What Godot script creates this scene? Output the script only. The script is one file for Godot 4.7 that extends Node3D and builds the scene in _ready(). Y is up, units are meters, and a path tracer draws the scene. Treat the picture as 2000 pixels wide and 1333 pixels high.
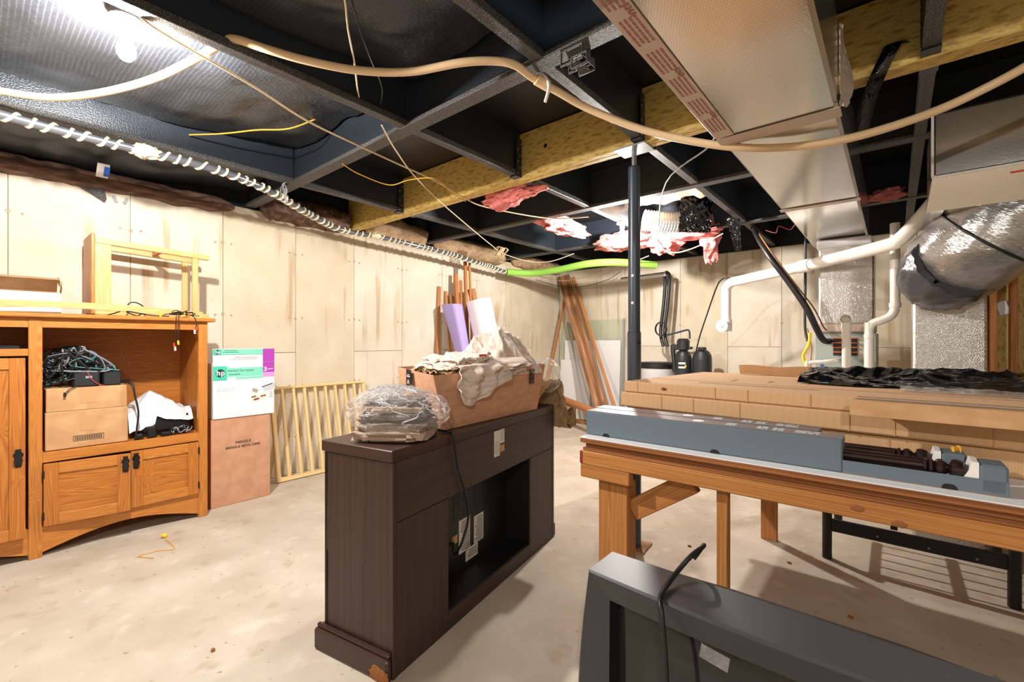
extends Node3D
# A cluttered unfinished basement. World: x along the back wall, -z along the left wall, y up, metres.

var M := {}
var rng := RandomNumberGenerator.new()
var used := {}

# ---------------------------------------------------------------- mesh builder
class MB:
	var v := PackedVector3Array()
	var n := PackedVector3Array()
	var t := PackedVector2Array()
	var uo := Vector2.ZERO

	func tri(a: Vector3, b: Vector3, c: Vector3, na: Vector3, nb: Vector3, nc: Vector3, ua: Vector2, ub: Vector2, uc: Vector2):
		if (b - a).cross(c - a).dot(na + nb + nc) > 0.0:
			v.append_array([a, c, b]); n.append_array([na, nc, nb]); t.append_array([ua, uc, ub])
		else:
			v.append_array([a, b, c]); n.append_array([na, nb, nc]); t.append_array([ua, ub, uc])

	func quad(a: Vector3, b: Vector3, c: Vector3, d: Vector3, h: Vector3, us := []):
		var g := (b - a).cross(c - a)
		if g.length_squared() < 1e-16: g = (c - a).cross(d - a)
		g = g.normalized()
		if g.dot(h) < 0.0: g = -g
		var u := us
		if u.is_empty():
			var e := (b - a).normalized()
			var f := g.cross(e)
			u = []
			for p in [a, b, c, d]: u.append(Vector2(p.dot(e), p.dot(f)) + uo)
		tri(a, b, c, g, g, g, u[0], u[1], u[2])
		tri(a, c, d, g, g, g, u[0], u[2], u[3])

	func box(c: Vector3, s: Vector3, bev := 0.003, rot := Basis.IDENTITY):
		var h := s * 0.5
		bev = minf(bev, minf(h.x, minf(h.y, h.z)) * 0.6)
		var big := 0
		if s[1] > s[big]: big = 1
		if s[2] > s[big]: big = 2
		var at := func(sg: Vector3, ax: int) -> Vector3:
			var p := Vector3.ZERO
			for i in 3: p[i] = sg[i] * (h[i] if i == ax else h[i] - bev)
			return p
		for ax in 3:
			var i := (ax + 1) % 3
			var j := (ax + 2) % 3
			if big == j or (big != i and s[j] > s[i]):
				var k := i; i = j; j = k
			for sg in [-1.0, 1.0]:
				var ps := []
				var us := []
				for q in [[-1, -1], [1, -1], [1, 1], [-1, 1]]:
					var sv := Vector3.ZERO
					sv[ax] = sg; sv[i] = q[0]; sv[j] = q[1]
					var p: Vector3 = at.call(sv, ax)
					ps.append(c + rot * p); us.append(Vector2(p[i], p[j]) + uo + Vector2(0, ax * 0.37 + sg * 0.11))
				var nn := Vector3.ZERO
				nn[ax] = sg
				quad(ps[0], ps[1], ps[2], ps[3], rot * nn, us)
		if bev <= 0.0: return
		for ax in 3:
			var i := (ax + 1) % 3
			var j := (ax + 2) % 3
			for q in [[-1, -1], [1, -1], [1, 1], [-1, 1]]:
				var lo := Vector3.ZERO
				lo[i] = q[0]; lo[j] = q[1]; lo[ax] = -1
				var hi := lo
				hi[ax] = 1
				var hint := Vector3.ZERO
				hint[i] = q[0]; hint[j] = q[1]
				var a: Vector3 = at.call(lo, i); var b: Vector3 = at.call(hi, i); var cc: Vector3 = at.call(hi, j); var d: Vector3 = at.call(lo, j)
				var uu := func(p: Vector3) -> Vector2: return Vector2(p[big], p[(big + 1) % 3] + p[(big + 2) % 3]) + uo
				quad(c + rot * a, c + rot * b, c + rot * cc, c + rot * d, rot * hint, [uu.call(a), uu.call(b), uu.call(cc), uu.call(d)])
		for sx in [-1.0, 1.0]:
			for sy in [-1.0, 1.0]:
				for sz in [-1.0, 1.0]:
					var sv := Vector3(sx, sy, sz)
					var nn: Vector3 = rot * sv.normalized()
					tri(c + rot * at.call(sv, 0), c + rot * at.call(sv, 1), c + rot * at.call(sv, 2), nn, nn, nn, uo, uo, uo)

	func span(a: Vector3, b: Vector3, bev := 0.003):
		box((a + b) * 0.5, (b - a).abs(), bev)

	func beam(a: Vector3, b: Vector3, w: float, hgt: float, up := Vector3.UP, bev := 0.003):
		var z := (b - a).normalized()
		var x := up.cross(z).normalized()
		var y := z.cross(x)
		box((a + b) * 0.5, Vector3(w, hgt, a.distance_to(b)), bev, Basis(x, y, z))

	func tube(p: Array, r, seg := 8, cap := true):
		var k := p.size()
		var prev: Vector3 = (p[1] - p[0]).normalized()
		var nx := prev.cross(Vector3.UP if absf(prev.y) < 0.9 else Vector3.RIGHT).normalized()
		var rows := []
		var nrows := []
		var len_ := 0.0
		var ls := []
		for i in k:
			var tg: Vector3 = (p[mini(i + 1, k - 1)] - p[maxi(i - 1, 0)]).normalized()
			if tg.length_squared() < 0.5: tg = prev
			nx = (nx - tg * nx.dot(tg)).normalized()
			var ny := tg.cross(nx)
			var rr: float = r[i] if r is Array else r
			var row := []
			var nr := []
			for s in seg + 1:
				var an := TAU * s / seg
				var d := nx * cos(an) + ny * sin(an)
				row.append(p[i] + d * rr); nr.append(d)
			if i > 0: len_ += p[i].distance_to(p[i - 1])
			ls.append(len_); rows.append(row); nrows.append(nr); prev = tg
		for i in k - 1:
			for s in seg:
				var rr: float = r[i] if r is Array else r
				var u0 := Vector2(ls[i], rr * TAU * s / seg) + uo
				var u1 := Vector2(ls[i + 1], rr * TAU * s / seg) + uo
				var u2 := Vector2(ls[i + 1], rr * TAU * (s + 1) / seg) + uo
				var u3 := Vector2(ls[i], rr * TAU * (s + 1) / seg) + uo
				tri(rows[i][s], rows[i + 1][s], rows[i + 1][s + 1], nrows[i][s], nrows[i + 1][s], nrows[i + 1][s + 1], u0, u1, u2)
				tri(rows[i][s], rows[i + 1][s + 1], rows[i][s + 1], nrows[i][s], nrows[i + 1][s + 1], nrows[i][s + 1], u0, u2, u3)
		if cap:
			for e in [0, k - 1]:
				var nn: Vector3 = (p[0] - p[1]).normalized() if e == 0 else (p[k - 1] - p[k - 2]).normalized()
				for s in seg: tri(p[e], rows[e][s], rows[e][s + 1], nn, nn, nn, uo, uo + Vector2(0.01, 0), uo + Vector2(0, 0.01))

	# profile: [radius, height] pairs from bottom to top, turned about local y
	func lathe(prof: Array, seg := 20, xf := Transform3D.IDENTITY):
		for i in prof.size() - 1:
			var a = prof[i]
			var b = prof[i + 1]
			var dn := Vector2(b[1] - a[1], a[0] - b[0])
			if dn.length() < 1e-7: continue
			dn = dn.normalized()
			for s in seg:
				var q0 := TAU * s / seg
				var q1 := TAU * (s + 1) / seg
				var pt := func(pr, q) -> Vector3: return xf * Vector3(cos(q) * pr[0], pr[1], sin(q) * pr[0])
				var nn := func(q) -> Vector3: return (xf.basis * Vector3(cos(q) * dn.x, dn.y, sin(q) * dn.x)).normalized()
				var u := func(pr, q) -> Vector2: return Vector2(pr[1], q * 0.1) + uo
				if a[0] > 1e-6: tri(pt.call(a, q0), pt.call(a, q1), pt.call(b, q1), nn.call(q0), nn.call(q1), nn.call(q1), u.call(a, q0), u.call(a, q1), u.call(b, q1))
				if b[0] > 1e-6: tri(pt.call(a, q0), pt.call(b, q1), pt.call(b, q0), nn.call(q0), nn.call(q1), nn.call(q0), u.call(a, q0), u.call(b, q1), u.call(b, q0))

	# polygon in local xy pushed along local z by depth
	func prism(poly: PackedVector2Array, depth: float, xf := Transform3D.IDENTITY):
		var idx := Geometry2D.triangulate_polygon(poly)
		var cen := Vector2.ZERO
		for p in poly: cen += p / poly.size()
		for e in [0.0, depth]:
			var nn := xf.basis * Vector3(0, 0, -1 if e == 0.0 else 1)
			if depth < 0: nn = -nn
			for i in range(0, idx.size(), 3):
				var q := []
				for j in 3: q.append(poly[idx[i + j]])
				tri(xf * Vector3(q[0].x, q[0].y, e), xf * Vector3(q[1].x, q[1].y, e), xf * Vector3(q[2].x, q[2].y, e), nn, nn, nn, q[0] + uo, q[1] + uo, q[2] + uo)
		var cw := Geometry2D.is_polygon_clockwise(poly)
		for i in poly.size():
			var a := poly[i]
			var b := poly[(i + 1) % poly.size()]
			var d := (b - a).normalized()
			var o := Vector2(d.y, -d.x)
			if cw: o = -o
			quad(xf * Vector3(a.x, a.y, 0), xf * Vector3(b.x, b.y, 0), xf * Vector3(b.x, b.y, depth), xf * Vector3(a.x, a.y, depth), xf.basis * Vector3(o.x, o.y, 0))

	# grid surface f(u, v); with th > 0 it is closed with a second layer and a rim
	func sheet(nu: int, nv: int, f: Callable, th := 0.0, hint := Vector3.UP):
		var g := []
		for i in nu + 1:
			var row := []
			for j in nv + 1: row.append(f.call(float(i) / nu, float(j) / nv))
			g.append(row)
		var nn := []
		var flip := 1.0
		var tot := Vector3.ZERO
		for i in nu + 1:
			var row := []
			for j in nv + 1:
				var du: Vector3 = g[mini(i + 1, nu)][j] - g[maxi(i - 1, 0)][j]
				var dv: Vector3 = g[i][mini(j + 1, nv)] - g[i][maxi(j - 1, 0)]
				var c := du.cross(dv).normalized()
				row.append(c); tot += c
			nn.append(row)
		if tot.dot(hint) < 0.0: flip = -1.0
		var put := func(o: float, sg: float):
			for i in nu:
				for j in nv:
					var P := []
					var N := []
					var U := []
					for q in [[0, 0], [1, 0], [1, 1], [0, 1]]:
						var nrm: Vector3 = nn[i + q[0]][j + q[1]] * flip
						P.append(g[i + q[0]][j + q[1]] - nrm * o); N.append(nrm * sg)
						U.append(Vector2(float(i + q[0]) / nu, float(j + q[1]) / nv))
					tri(P[0], P[1], P[2], N[0], N[1], N[2], U[0], U[1], U[2])
					tri(P[0], P[2], P[3], N[0], N[2], N[3], U[0], U[2], U[3])
		put.call(0.0, 1.0)
		if th <= 0.0: return
		put.call(th, -1.0)
		var rim := []
		for i in nu: rim.append([i, 0, i + 1, 0])
		for j in nv: rim.append([nu, j, nu, j + 1])
		for i in nu: rim.append([i, nv, i + 1, nv])
		for j in nv: rim.append([0, j, 0, j + 1])
		var cen: Vector3 = g[nu / 2][nv / 2]
		for e in rim:
			var a: Vector3 = g[e[0]][e[1]]
			var b: Vector3 = g[e[2]][e[3]]
			var na: Vector3 = nn[e[0]][e[1]] * flip * th
			var nb: Vector3 = nn[e[2]][e[3]] * flip * th
			if a.distance_to(b) > 1e-6: quad(a, b, b - nb, a - na, (a + b) * 0.5 - cen)

	# lumpy closed body; noise shifts the surface along its direction
	func blob(c: Vector3, r: Vector3, amp: float, noise: FastNoiseLite, nu := 28, nv := 16, flat := -2.0, rot := Basis.IDENTITY):
		var f := func(u: float, w: float) -> Vector3:
			var th := u * TAU
			var ph := w * PI
			var d := Vector3(cos(th) * sin(ph), cos(ph), sin(th) * sin(ph))
			var k := 1.0 + amp * noise.get_noise_3d(d.x * 10.0 + c.x * 31, d.y * 10.0, d.z * 10.0 + c.z * 17)
			var p := d * k
			if p.y < flat: p.y = flat + (p.y - flat) * 0.08
			return c + rot * (p * r)
		var g := []
		for i in nu + 1:
			var row := []
			for j in nv + 1: row.append(f.call(float(i % nu) / nu, float(j) / nv))
			g.append(row)
		var nn := []
		for i in nu + 1:
			var row := []
			for j in nv + 1:
				var du: Vector3 = g[(i + 1) % nu][j] - g[(i - 1 + nu) % nu][j]
				var dv: Vector3 = g[i][mini(j + 1, nv)] - g[i][maxi(j - 1, 0)]
				var q := du.cross(dv)
				var o: Vector3 = g[i][j] - c
				if q.length_squared() < 1e-14: q = o
				if q.dot(o) < 0.0: q = -q
				row.append(q.normalized())
			nn.append(row)
		for i in nu:
			for j in nv:
				var P := []
				var N := []
				var U := []
				for q in [[0, 0], [1, 0], [1, 1], [0, 1]]:
					P.append(g[i + q[0]][j + q[1]]); N.append(nn[i + q[0]][j + q[1]]); U.append(Vector2(float(i + q[0]) / nu, float(j + q[1]) / nv))
				if j > 0: tri(P[0], P[1], P[2], N[0], N[1], N[2], U[0], U[1], U[2])
				if j < nv - 1 or j == 0: tri(P[0], P[2], P[3], N[0], N[2], N[3], U[0], U[2], U[3])

	# soft box: a superellipsoid with a lumpy surface
	func pillow(c: Vector3, r: Vector3, p: float, amp: float, noise: FastNoiseLite, rot := Basis.IDENTITY, nu := 40, nv := 16):
		var g := []
		for i in nu + 1:
			var row := []
			for j in nv + 1:
				var th := TAU * (i % nu) / nu
				var ph := PI * j / nv
				var d := Vector3(signf(cos(th)) * pow(absf(cos(th)), p) * pow(sin(ph), p), signf(cos(ph)) * pow(absf(cos(ph)), p), signf(sin(th)) * pow(absf(sin(th)), p) * pow(sin(ph), p))
				d *= 1.0 + amp * noise.get_noise_3d(d.x * 3.0 + c.y * 50.0, d.y, d.z * 3.0)
				row.append(c + rot * (d * r))
			g.append(row)
		for i in nu:
			for j in nv:
				var q := [g[i][j], g[i + 1][j], g[i + 1][j + 1], g[i][j + 1]]
				var mid: Vector3 = (q[0] + q[1] + q[2] + q[3]) * 0.25
				if q[0].distance_to(q[2]) > 1e-6: quad(q[0], q[1], q[2], q[3], mid - c, [Vector2(float(i) / nu, float(j) / nv), Vector2(float(i + 1) / nu, float(j) / nv), Vector2(float(i + 1) / nu, float(j + 1) / nv), Vector2(float(i) / nu, float(j + 1) / nv)])

	func mesh(off: Vector3) -> ArrayMesh:
		var w := v
		if off != Vector3.ZERO:
			w = PackedVector3Array()
			w.resize(v.size())
			for i in v.size(): w[i] = v[i] - off
		var ar := []
		ar.resize(Mesh.ARRAY_MAX)
		ar[Mesh.ARRAY_VERTEX] = w; ar[Mesh.ARRAY_NORMAL] = n; ar[Mesh.ARRAY_TEX_UV] = t
		var m := ArrayMesh.new()
		m.add_surface_from_arrays(Mesh.PRIMITIVE_TRIANGLES, ar)
		return m

# ---------------------------------------------------------------- object helpers
func numbered(s: String) -> String:
	var k: int = used.get(s, 0)
	used[s] = k + 1
	return s if k == 0 else "%s_%03d" % [s, k]

func base_of(o: Node) -> Vector3:
	var p := Vector3.ZERO
	while o != self and o is Node3D:
		p += (o as Node3D).position
		o = o.get_parent()
	return p

# a thing standing at a base point whose children are its parts
func thing(called: String, label: String, category: String, at := Vector3.ZERO, group := "", turn := 0.0) -> Node3D:
	var o := Node3D.new()
	o.name = numbered(called)
	add_child(o)
	o.position = at; o.rotation.y = turn
	o.set_meta("label", label); o.set_meta("category", category)
	if group != "": o.set_meta("group", group)
	return o

func setting(called: String) -> Node3D:
	var o := Node3D.new()
	o.name = called
	add_child(o)
	o.set_meta("kind", "structure")
	return o

# a part; its vertices were given in world space (or in the thing's own space when local)
func part(parent: Node3D, called: String, mb: MB, m: Material, local := false) -> MeshInstance3D:
	var o := MeshInstance3D.new()
	o.name = called
	o.mesh = mb.mesh(Vector3.ZERO if local else base_of(parent))
	o.material_override = m
	parent.add_child(o, true)
	return o

func solo(called: String, label: String, category: String, mb: MB, m: Material, group := "") -> MeshInstance3D:
	var o := MeshInstance3D.new()
	o.name = numbered(called)
	var lo := Vector3.INF
	var hi := -Vector3.INF
	for p in mb.v: lo = lo.min(p); hi = hi.max(p)
	var b := Vector3((lo.x + hi.x) * 0.5, lo.y, (lo.z + hi.z) * 0.5)
	o.mesh = mb.mesh(b)
	o.position = b
	o.material_override = m
	add_child(o)
	o.set_meta("label", label); o.set_meta("category", category)
	if group != "": o.set_meta("group", group)
	return o

# lettering as a thin raised print; xf places its centre, x to the right of the reader, z towards the reader
func words(parent: Node3D, txt: String, h: float, xf: Transform3D, m: Material, bold := false, italic := false, called := "lettering"):
	var tm := TextMesh.new()
	tm.text = txt
	var f := SystemFont.new()
	f.font_names = PackedStringArray(["Droid Sans"])
	f.font_weight = 700 if bold else 400
	f.font_italic = italic
	tm.font = f
	tm.font_size = 64
	tm.pixel_size = h / 64.0
	tm.depth = 0.0006
	tm.line_spacing = -6
	var o := MeshInstance3D.new()
	o.name = called
	o.mesh = tm
	o.material_override = m
	parent.add_child(o, true)
	xf.origin -= base_of(parent)
	o.transform = xf

# rows of small print too fine to read, laid on the plane of xf (x along the rows, z towards the reader)
func scribble(parent: Node3D, xf: Transform3D, w: float, h: float, rows: int, m: Material, called := "small_print"):
	var b := MB.new()
	for i in rows:
		var x := -w * 0.5
		var y := h * 0.5 - (i + 0.5) * h / rows
		while x < w * 0.5 - 0.004:
			var l := minf(rng.randf_range(0.006, 0.022) * maxf(1.0, h / rows / 0.01), w * 0.5 - x)
			b.box(xf * Vector3(x + l * 0.5, y, 0.0), Vector3(l, h / rows * 0.5, 0.0008), 0.0, xf.basis)
			x += l + 0.004
	part(parent, called, b, m).set_meta("kind", "stuff")

func smooth(p: Array, k := 6) -> Array:
	var r := []
	for i in p.size() - 1:
		var a: Vector3 = p[maxi(i - 1, 0)]
		var b: Vector3 = p[i]
		var c: Vector3 = p[i + 1]
		var d: Vector3 = p[mini(i + 2, p.size() - 1)]
		for s in k:
			r.append(b.cubic_interpolate(c, a, d, float(s) / k))
	r.append(p[p.size() - 1])
	return r

func noise(freq: float, sd := 1, oct := 3, ridged := false) -> FastNoiseLite:
	var f := FastNoiseLite.new()
	f.noise_type = FastNoiseLite.TYPE_SIMPLEX_SMOOTH
	f.frequency = freq; f.seed = sd
	f.fractal_type = FastNoiseLite.FRACTAL_RIDGED if ridged else FastNoiseLite.FRACTAL_FBM
	f.fractal_octaves = oct
	return f

# ---------------------------------------------------------------- textures
# noise image (optionally stretched along u) mapped through a colour ramp
func ramp(f: FastNoiseLite, cols: Array, size := 512, stretch := 1) -> ImageTexture:
	var g := Gradient.new()
	var of := PackedFloat32Array()
	var cl := PackedColorArray()
	for c in cols: of.append(c[0]); cl.append(c[1])
	g.offsets = of; g.colors = cl
	var im := f.get_seamless_image(size / stretch, size)
	if stretch > 1: im.resize(size, size, Image.INTERPOLATE_CUBIC)
	im.convert(Image.FORMAT_L8)
	var d := im.get_data()
	var out := PackedByteArray()
	out.resize(d.size() * 3)
	var lut := []
	for i in 256: lut.append(g.sample(i / 255.0))
	for i in d.size():
		var c: Color = lut[d[i]]
		out[i * 3] = c.r8; out[i * 3 + 1] = c.g8; out[i * 3 + 2] = c.b8
	var o := Image.create_from_data(size, size, false, Image.FORMAT_RGB8, out)
	o.generate_mipmaps()
	return ImageTexture.create_from_image(o)

func bumps(f: FastNoiseLite, k: float, size := 512, stretch := 1) -> ImageTexture:
	var im := f.get_seamless_image(size / stretch, size)
	if stretch > 1: im.resize(size, size, Image.INTERPOLATE_CUBIC)
	im.convert(Image.FORMAT_RGBA8)
	im.bump_map_to_normal_map(k)
	im.generate_mipmaps()
	return ImageTexture.create_from_image(im)

func drawn(size: int, f: Callable) -> ImageTexture:
	var im := Image.create(size, size, false, Image.FORMAT_RGB8)
	for y in size:
		for x in size: im.set_pixel(x, y, f.call(x, y))
	im.generate_mipmaps()
	return ImageTexture.create_from_image(im)

func mat(key: String, col: Color, rough := 0.7, metal := 0.0, tex: Texture2D = null, scale := Vector3.ONE, nrm: Texture2D = null, nk := 1.0, tri := false) -> StandardMaterial3D:
	var m := StandardMaterial3D.new()
	m.albedo_color = col
	m.roughness = rough; m.metallic = metal
	if tex: m.albedo_texture = tex
	if nrm:
		m.normal_enabled = true; m.normal_texture = nrm; m.normal_scale = nk
	m.uv1_scale = scale
	if tri:
		m.uv1_triplanar = true; m.uv1_world_triplanar = true
	M[key] = m
	return m

func rgb(r: int, g: int, b: int) -> Color: return Color8(r, g, b)

func make_materials():
	var W1 := Color.WHITE
	# concrete of the walls: cream, blotched, with vertical trickles and pits
	var n1 := noise(0.006, 3, 4).get_seamless_image(768, 768)
	var n2 := noise(0.02, 8, 4).get_seamless_image(48, 768)
	n2.resize(768, 768, Image.INTERPOLATE_CUBIC)
	var n3 := noise(0.12, 5, 2).get_seamless_image(768, 768)
	var n4 := noise(0.004, 21, 2).get_seamless_image(768, 768)
	for im in [n1, n2, n3, n4]: im.convert(Image.FORMAT_L8)
	var b1 := n1.get_data(); var b2 := n2.get_data(); var b3 := n3.get_data(); var b4 := n4.get_data()
	var o1 := PackedByteArray(); o1.resize(768 * 768 * 3)
	for i in b1.size():
		var a := b1[i] / 255.0
		var s := b2[i] / 255.0
		var p := b3[i] / 255.0
		var q := b4[i] / 255.0
		var c := rgb(212, 200, 180).lerp(rgb(228, 219, 203), a)
		var st := clampf((s - 0.64) * 5.0, 0, 1) * clampf((q - 0.42) * 4.0, 0, 1)
		c = c.lerp(rgb(176, 146, 106), st * 0.55)
		if p > 0.88: c = c.lerp(rgb(140, 126, 106), 0.5)
		o1[i * 3] = c.r8; o1[i * 3 + 1] = c.g8; o1[i * 3 + 2] = c.b8
	var ci := Image.create_from_data(768, 768, false, Image.FORMAT_RGB8, o1)
	ci.generate_mipmaps()
	var tc := ImageTexture.create_from_image(ci)
	mat("concrete", W1, 0.9, 0, tc, Vector3(0.4, 0.4, 1), bumps(noise(0.03, 4, 4), 2.0), 0.5)
	mat("concrete_pale", Color(1.0, 1.0, 1.0), 0.9, 0, tc, Vector3(0.31, 0.31, 1), bumps(noise(0.03, 4, 4), 2.0), 0.5)
	mat("concrete_warm", Color(0.97, 0.955, 0.92), 0.9, 0, tc, Vector3(0.36, 0.45, 1))
	mat("seam", rgb(176, 160, 136), 0.95)
	# floor slab: beige, brushed scuffs, brown smudges
	var f1 := noise(0.008, 13, 5).get_seamless_image(768, 768)
	var f2 := noise(0.016, 31, 4).get_seamless_image(768, 768)
	var f3 := noise(0.09, 7, 2).get_seamless_image(768, 768)
	for im in [f1, f2, f3]: im.convert(Image.FORMAT_L8)
	b1 = f1.get_data(); b2 = f2.get_data(); b3 = f3.get_data()
	for i in b1.size():
		var c := rgb(182, 168, 150).lerp(rgb(208, 197, 181), b1[i] / 255.0)
		c = c.lerp(rgb(164, 144, 122), clampf((b2[i] / 255.0 - 0.70) * 5.0, 0, 1) * 0.45)
		c = c.lerp(rgb(222, 214, 200), clampf((0.3 - b2[i] / 255.0) * 4.0, 0, 1) * 0.5)
		if b3[i] > 222: c = c.lerp(rgb(110, 90, 72), 0.5)
		o1[i * 3] = c.r8; o1[i * 3 + 1] = c.g8; o1[i * 3 + 2] = c.b8
	var fi := Image.create_from_data(768, 768, false, Image.FORMAT_RGB8, o1)
	fi.generate_mipmaps()
	mat("floor", W1, 0.72, 0, ImageTexture.create_from_image(fi), Vector3(0.33, 0.33, 0.33), bumps(noise(0.02, 9, 4), 1.5), 0.3, true)
	# oak: contour grain
	var oak := []
	for i in 18: oak.append([i / 17.0, rgb(198, 128, 54) if i % 2 == 0 else rgb(164, 94, 34)])
	var nw := noise(0.007, 5, 3)
	mat("oak", W1, 0.42, 0, ramp(nw, oak, 512, 8), Vector3(0.9, 2.4, 1))
	var oak2 := []
	for i in 20: oak2.append([i / 19.0, rgb(206, 138, 64) if i % 2 == 0 else rgb(176, 106, 42)])
	mat("oak_rail", W1, 0.42, 0, ramp(noise(0.014, 15, 2), oak2, 512, 8), Vector3(0.8, 3.0, 1))
	var oak3 := []
	for i in 14: oak3.append([i / 13.0, rgb(232, 190, 130) if i % 2 == 0 else rgb(212, 160, 96)])
	mat("oak_light", W1, 0.45, 0, ramp(noise(0.012, 25, 2), oak3, 512, 8), Vector3(0.8, 3.0, 1))
	# softwood lumber
	mat("pine", W1, 0.6, 0, ramp(noise(0.012, 35, 3), [[0.0, rgb(148, 88, 40)], [0.3, rgb(180, 116, 58)], [0.45, rgb(190, 128, 68)], [0.52, rgb(162, 98, 44)], [0.62, rgb(192, 132, 72)], [0.8, rgb(172, 108, 50)], [1.0, rgb(204, 150, 90)]], 512, 8), Vector3(0.5, 3.0, 1))
	mat("pine_pale", W1, 0.6, 0, ramp(noise(0.016, 36, 3), [[0.0, rgb(214, 178, 112)], [0.5, rgb(232, 202, 142)], [1.0, rgb(240, 216, 164)]], 512, 8), Vector3(0.6, 4.0, 1))
	mat("plank", W1, 0.8, 0, ramp(noise(0.02, 37, 4), [[0.0, rgb(96, 62, 38)], [0.5, rgb(146, 98, 62)], [0.75, rgb(170, 124, 86)], [1.0, rgb(206, 178, 150)]], 512, 8), Vector3(0.6, 1.3, 1))
	mat("plywood_edge", W1, 0.7, 0, ramp(noise(0.02, 38, 2), [[0.0, rgb(96, 52, 22)], [0.5, rgb(146, 88, 44)], [1.0, rgb(184, 122, 68)]], 256, 8), Vector3(0.6, 30.0, 1))
	mat("strand", W1, 0.6, 0, ramp(noise(0.02, 39, 4), [[0.0, rgb(150, 116, 54)], [0.36, rgb(196, 160, 82)], [0.5, rgb(218, 190, 110)], [0.62, rgb(206, 172, 90)], [0.75, rgb(226, 200, 124)], [1.0, rgb(176, 138, 64)]], 512, 2), Vector3(2.2, 3.4, 1), bumps(noise(0.03, 40, 3), 3.0, 512, 4), 0.4)
	mat("espresso", W1, 0.38, 0, ramp(noise(0.02, 41, 3), [[0.0, rgb(44, 27, 22)], [0.5, rgb(60, 38, 31)], [1.0, rgb(72, 47, 38)]], 256, 8), Vector3(0.7, 5.0, 1))
	mat("espresso_back", W1, 0.5, 0, ramp(noise(0.02, 42, 3), [[0.0, rgb(50, 38, 33)], [1.0, rgb(66, 52, 45)]], 256, 4), Vector3(0.7, 5.0, 1))
	mat("chipboard", W1, 0.95, 0, ramp(noise(0.1, 43, 3), [[0.0, rgb(74, 40, 18)], [0.5, rgb(150, 92, 46)], [1.0, rgb(190, 130, 76)]], 256), Vector3(12, 12, 1))
	# cardboard
	var cb := noise(0.01, 44, 4)
	mat("card", W1, 0.85, 0, ramp(cb, [[0.0, rgb(186, 142, 98)], [1.0, rgb(206, 164, 120)]], 256), Vector3(3, 3, 1))
	mat("card_rose", W1, 0.85, 0, ramp(cb, [[0.0, rgb(190, 140, 108)], [1.0, rgb(206, 158, 126)]], 256), Vector3(3, 3, 1))
	var flute := drawn(128, func(x, y): return rgb(208, 168, 126).lerp(rgb(198, 157, 115), 0.5 + 0.35 * sin(x * TAU / 8.0) + 0.15 * sin(x * TAU / 32.0 + sin(y * TAU / 128.0))))
	mat("card_fluted", W1, 0.88, 0, flute, Vector3(9, 9, 1))
	mat("card_edge", rgb(150, 112, 74), 0.9)
	mat("card_tube", rgb(178, 118, 72), 0.7)
	mat("tape", rgb(196, 152, 108), 0.35)
	# foil duct wrap with scrim threads
	var scrim := drawn(256, func(x, y):
		var c := 0.0
		if (x + y * 2) % 32 < 3 or (x - y * 2 + 1024) % 32 < 3: c = 1.0
		return rgb(214, 212, 210).lerp(rgb(164, 158, 152), c))
	var fb := bumps(noise(0.02, 45, 4), 4.0)
	mat("foil", W1, 0.17, 0.9, scrim, Vector3(7, 7, 1), fb, 0.10)
	mat("foil_warm", rgb(250, 246, 240), 0.17, 0.9, scrim, Vector3(7, 7, 1), fb, 0.08)
	mat("foil_quilt", W1, 0.24, 0.85, scrim, Vector3(6, 6, 1), bumps(noise(0.05, 46, 2), 8.0), 0.8)
	mat("foil_tape", rgb(196, 178, 166), 0.4, 0.45)
	mat("print_red", rgb(164, 104, 98), 0.6)
	mat("flex", rgb(176, 174, 172), 0.24, 0.7, null, Vector3(2, 6, 1), bumps(noise(0.03, 47, 4), 6.0, 512, 4), 0.7)
	mat("flex_dark", rgb(84, 84, 90), 0.22, 0.5, null, Vector3(2, 6, 1), bumps(noise(0.03, 48, 4), 6.0, 512, 4), 0.8)
	# black painted structure and fabric
	mat("black_joist", rgb(40, 46, 55), 0.34, 0, null, Vector3(2, 2, 1), bumps(noise(0.1, 49, 3), 3.0), 0.4)
	mat("black_flange", W1, 0.5, 0, ramp(noise(0.12, 50, 3), [[0.0, rgb(28, 28, 31)], [0.5, rgb(50, 49, 50)], [0.66, rgb(74, 71, 69)], [0.76, rgb(150, 146, 140)], [1.0, rgb(190, 186, 180)]], 256), Vector3(6, 6, 1), bumps(noise(0.15, 51, 3), 5.0, 256), 0.6)
	var weave := drawn(128, func(x, y): return rgb(58, 61, 67) if (x % 8 < 2) or (y % 8 < 2) else rgb(36, 38, 43))
	mat("netting", W1, 0.32, 0.0, weave, Vector3(14, 10, 1), bumps(noise(0.012, 52, 5), 9.0), 0.5)
	mat("subfloor", rgb(26, 26, 28), 0.4)
	mat("nail", rgb(176, 178, 182), 0.35, 0.8)
	mat("steel", rgb(178, 182, 188), 0.32, 0.85)
	mat("column", rgb(62, 70, 80), 0.36, 0.25, null, Vector3(3, 3, 1), bumps(noise(0.1, 53, 2), 2.0, 256), 0.15)
	# soft stuff
	mat("pink", W1, 0.95, 0, ramp(noise(0.03, 54, 4), [[0.0, rgb(206, 96, 96)], [0.5, rgb(240, 138, 134)], [1.0, rgb(252, 190, 182)]], 256), Vector3(3, 3, 1), bumps(noise(0.06, 55, 4), 8.0, 256), 1.0)
	mat("kraft_dark", W1, 0.8, 0, ramp(noise(0.02, 56, 4), [[0.0, rgb(66, 46, 38)], [0.6, rgb(106, 78, 64)], [1.0, rgb(140, 110, 94)]], 256), Vector3(2, 2, 1), bumps(noise(0.03, 57, 4), 8.0, 256), 0.9)
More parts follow.
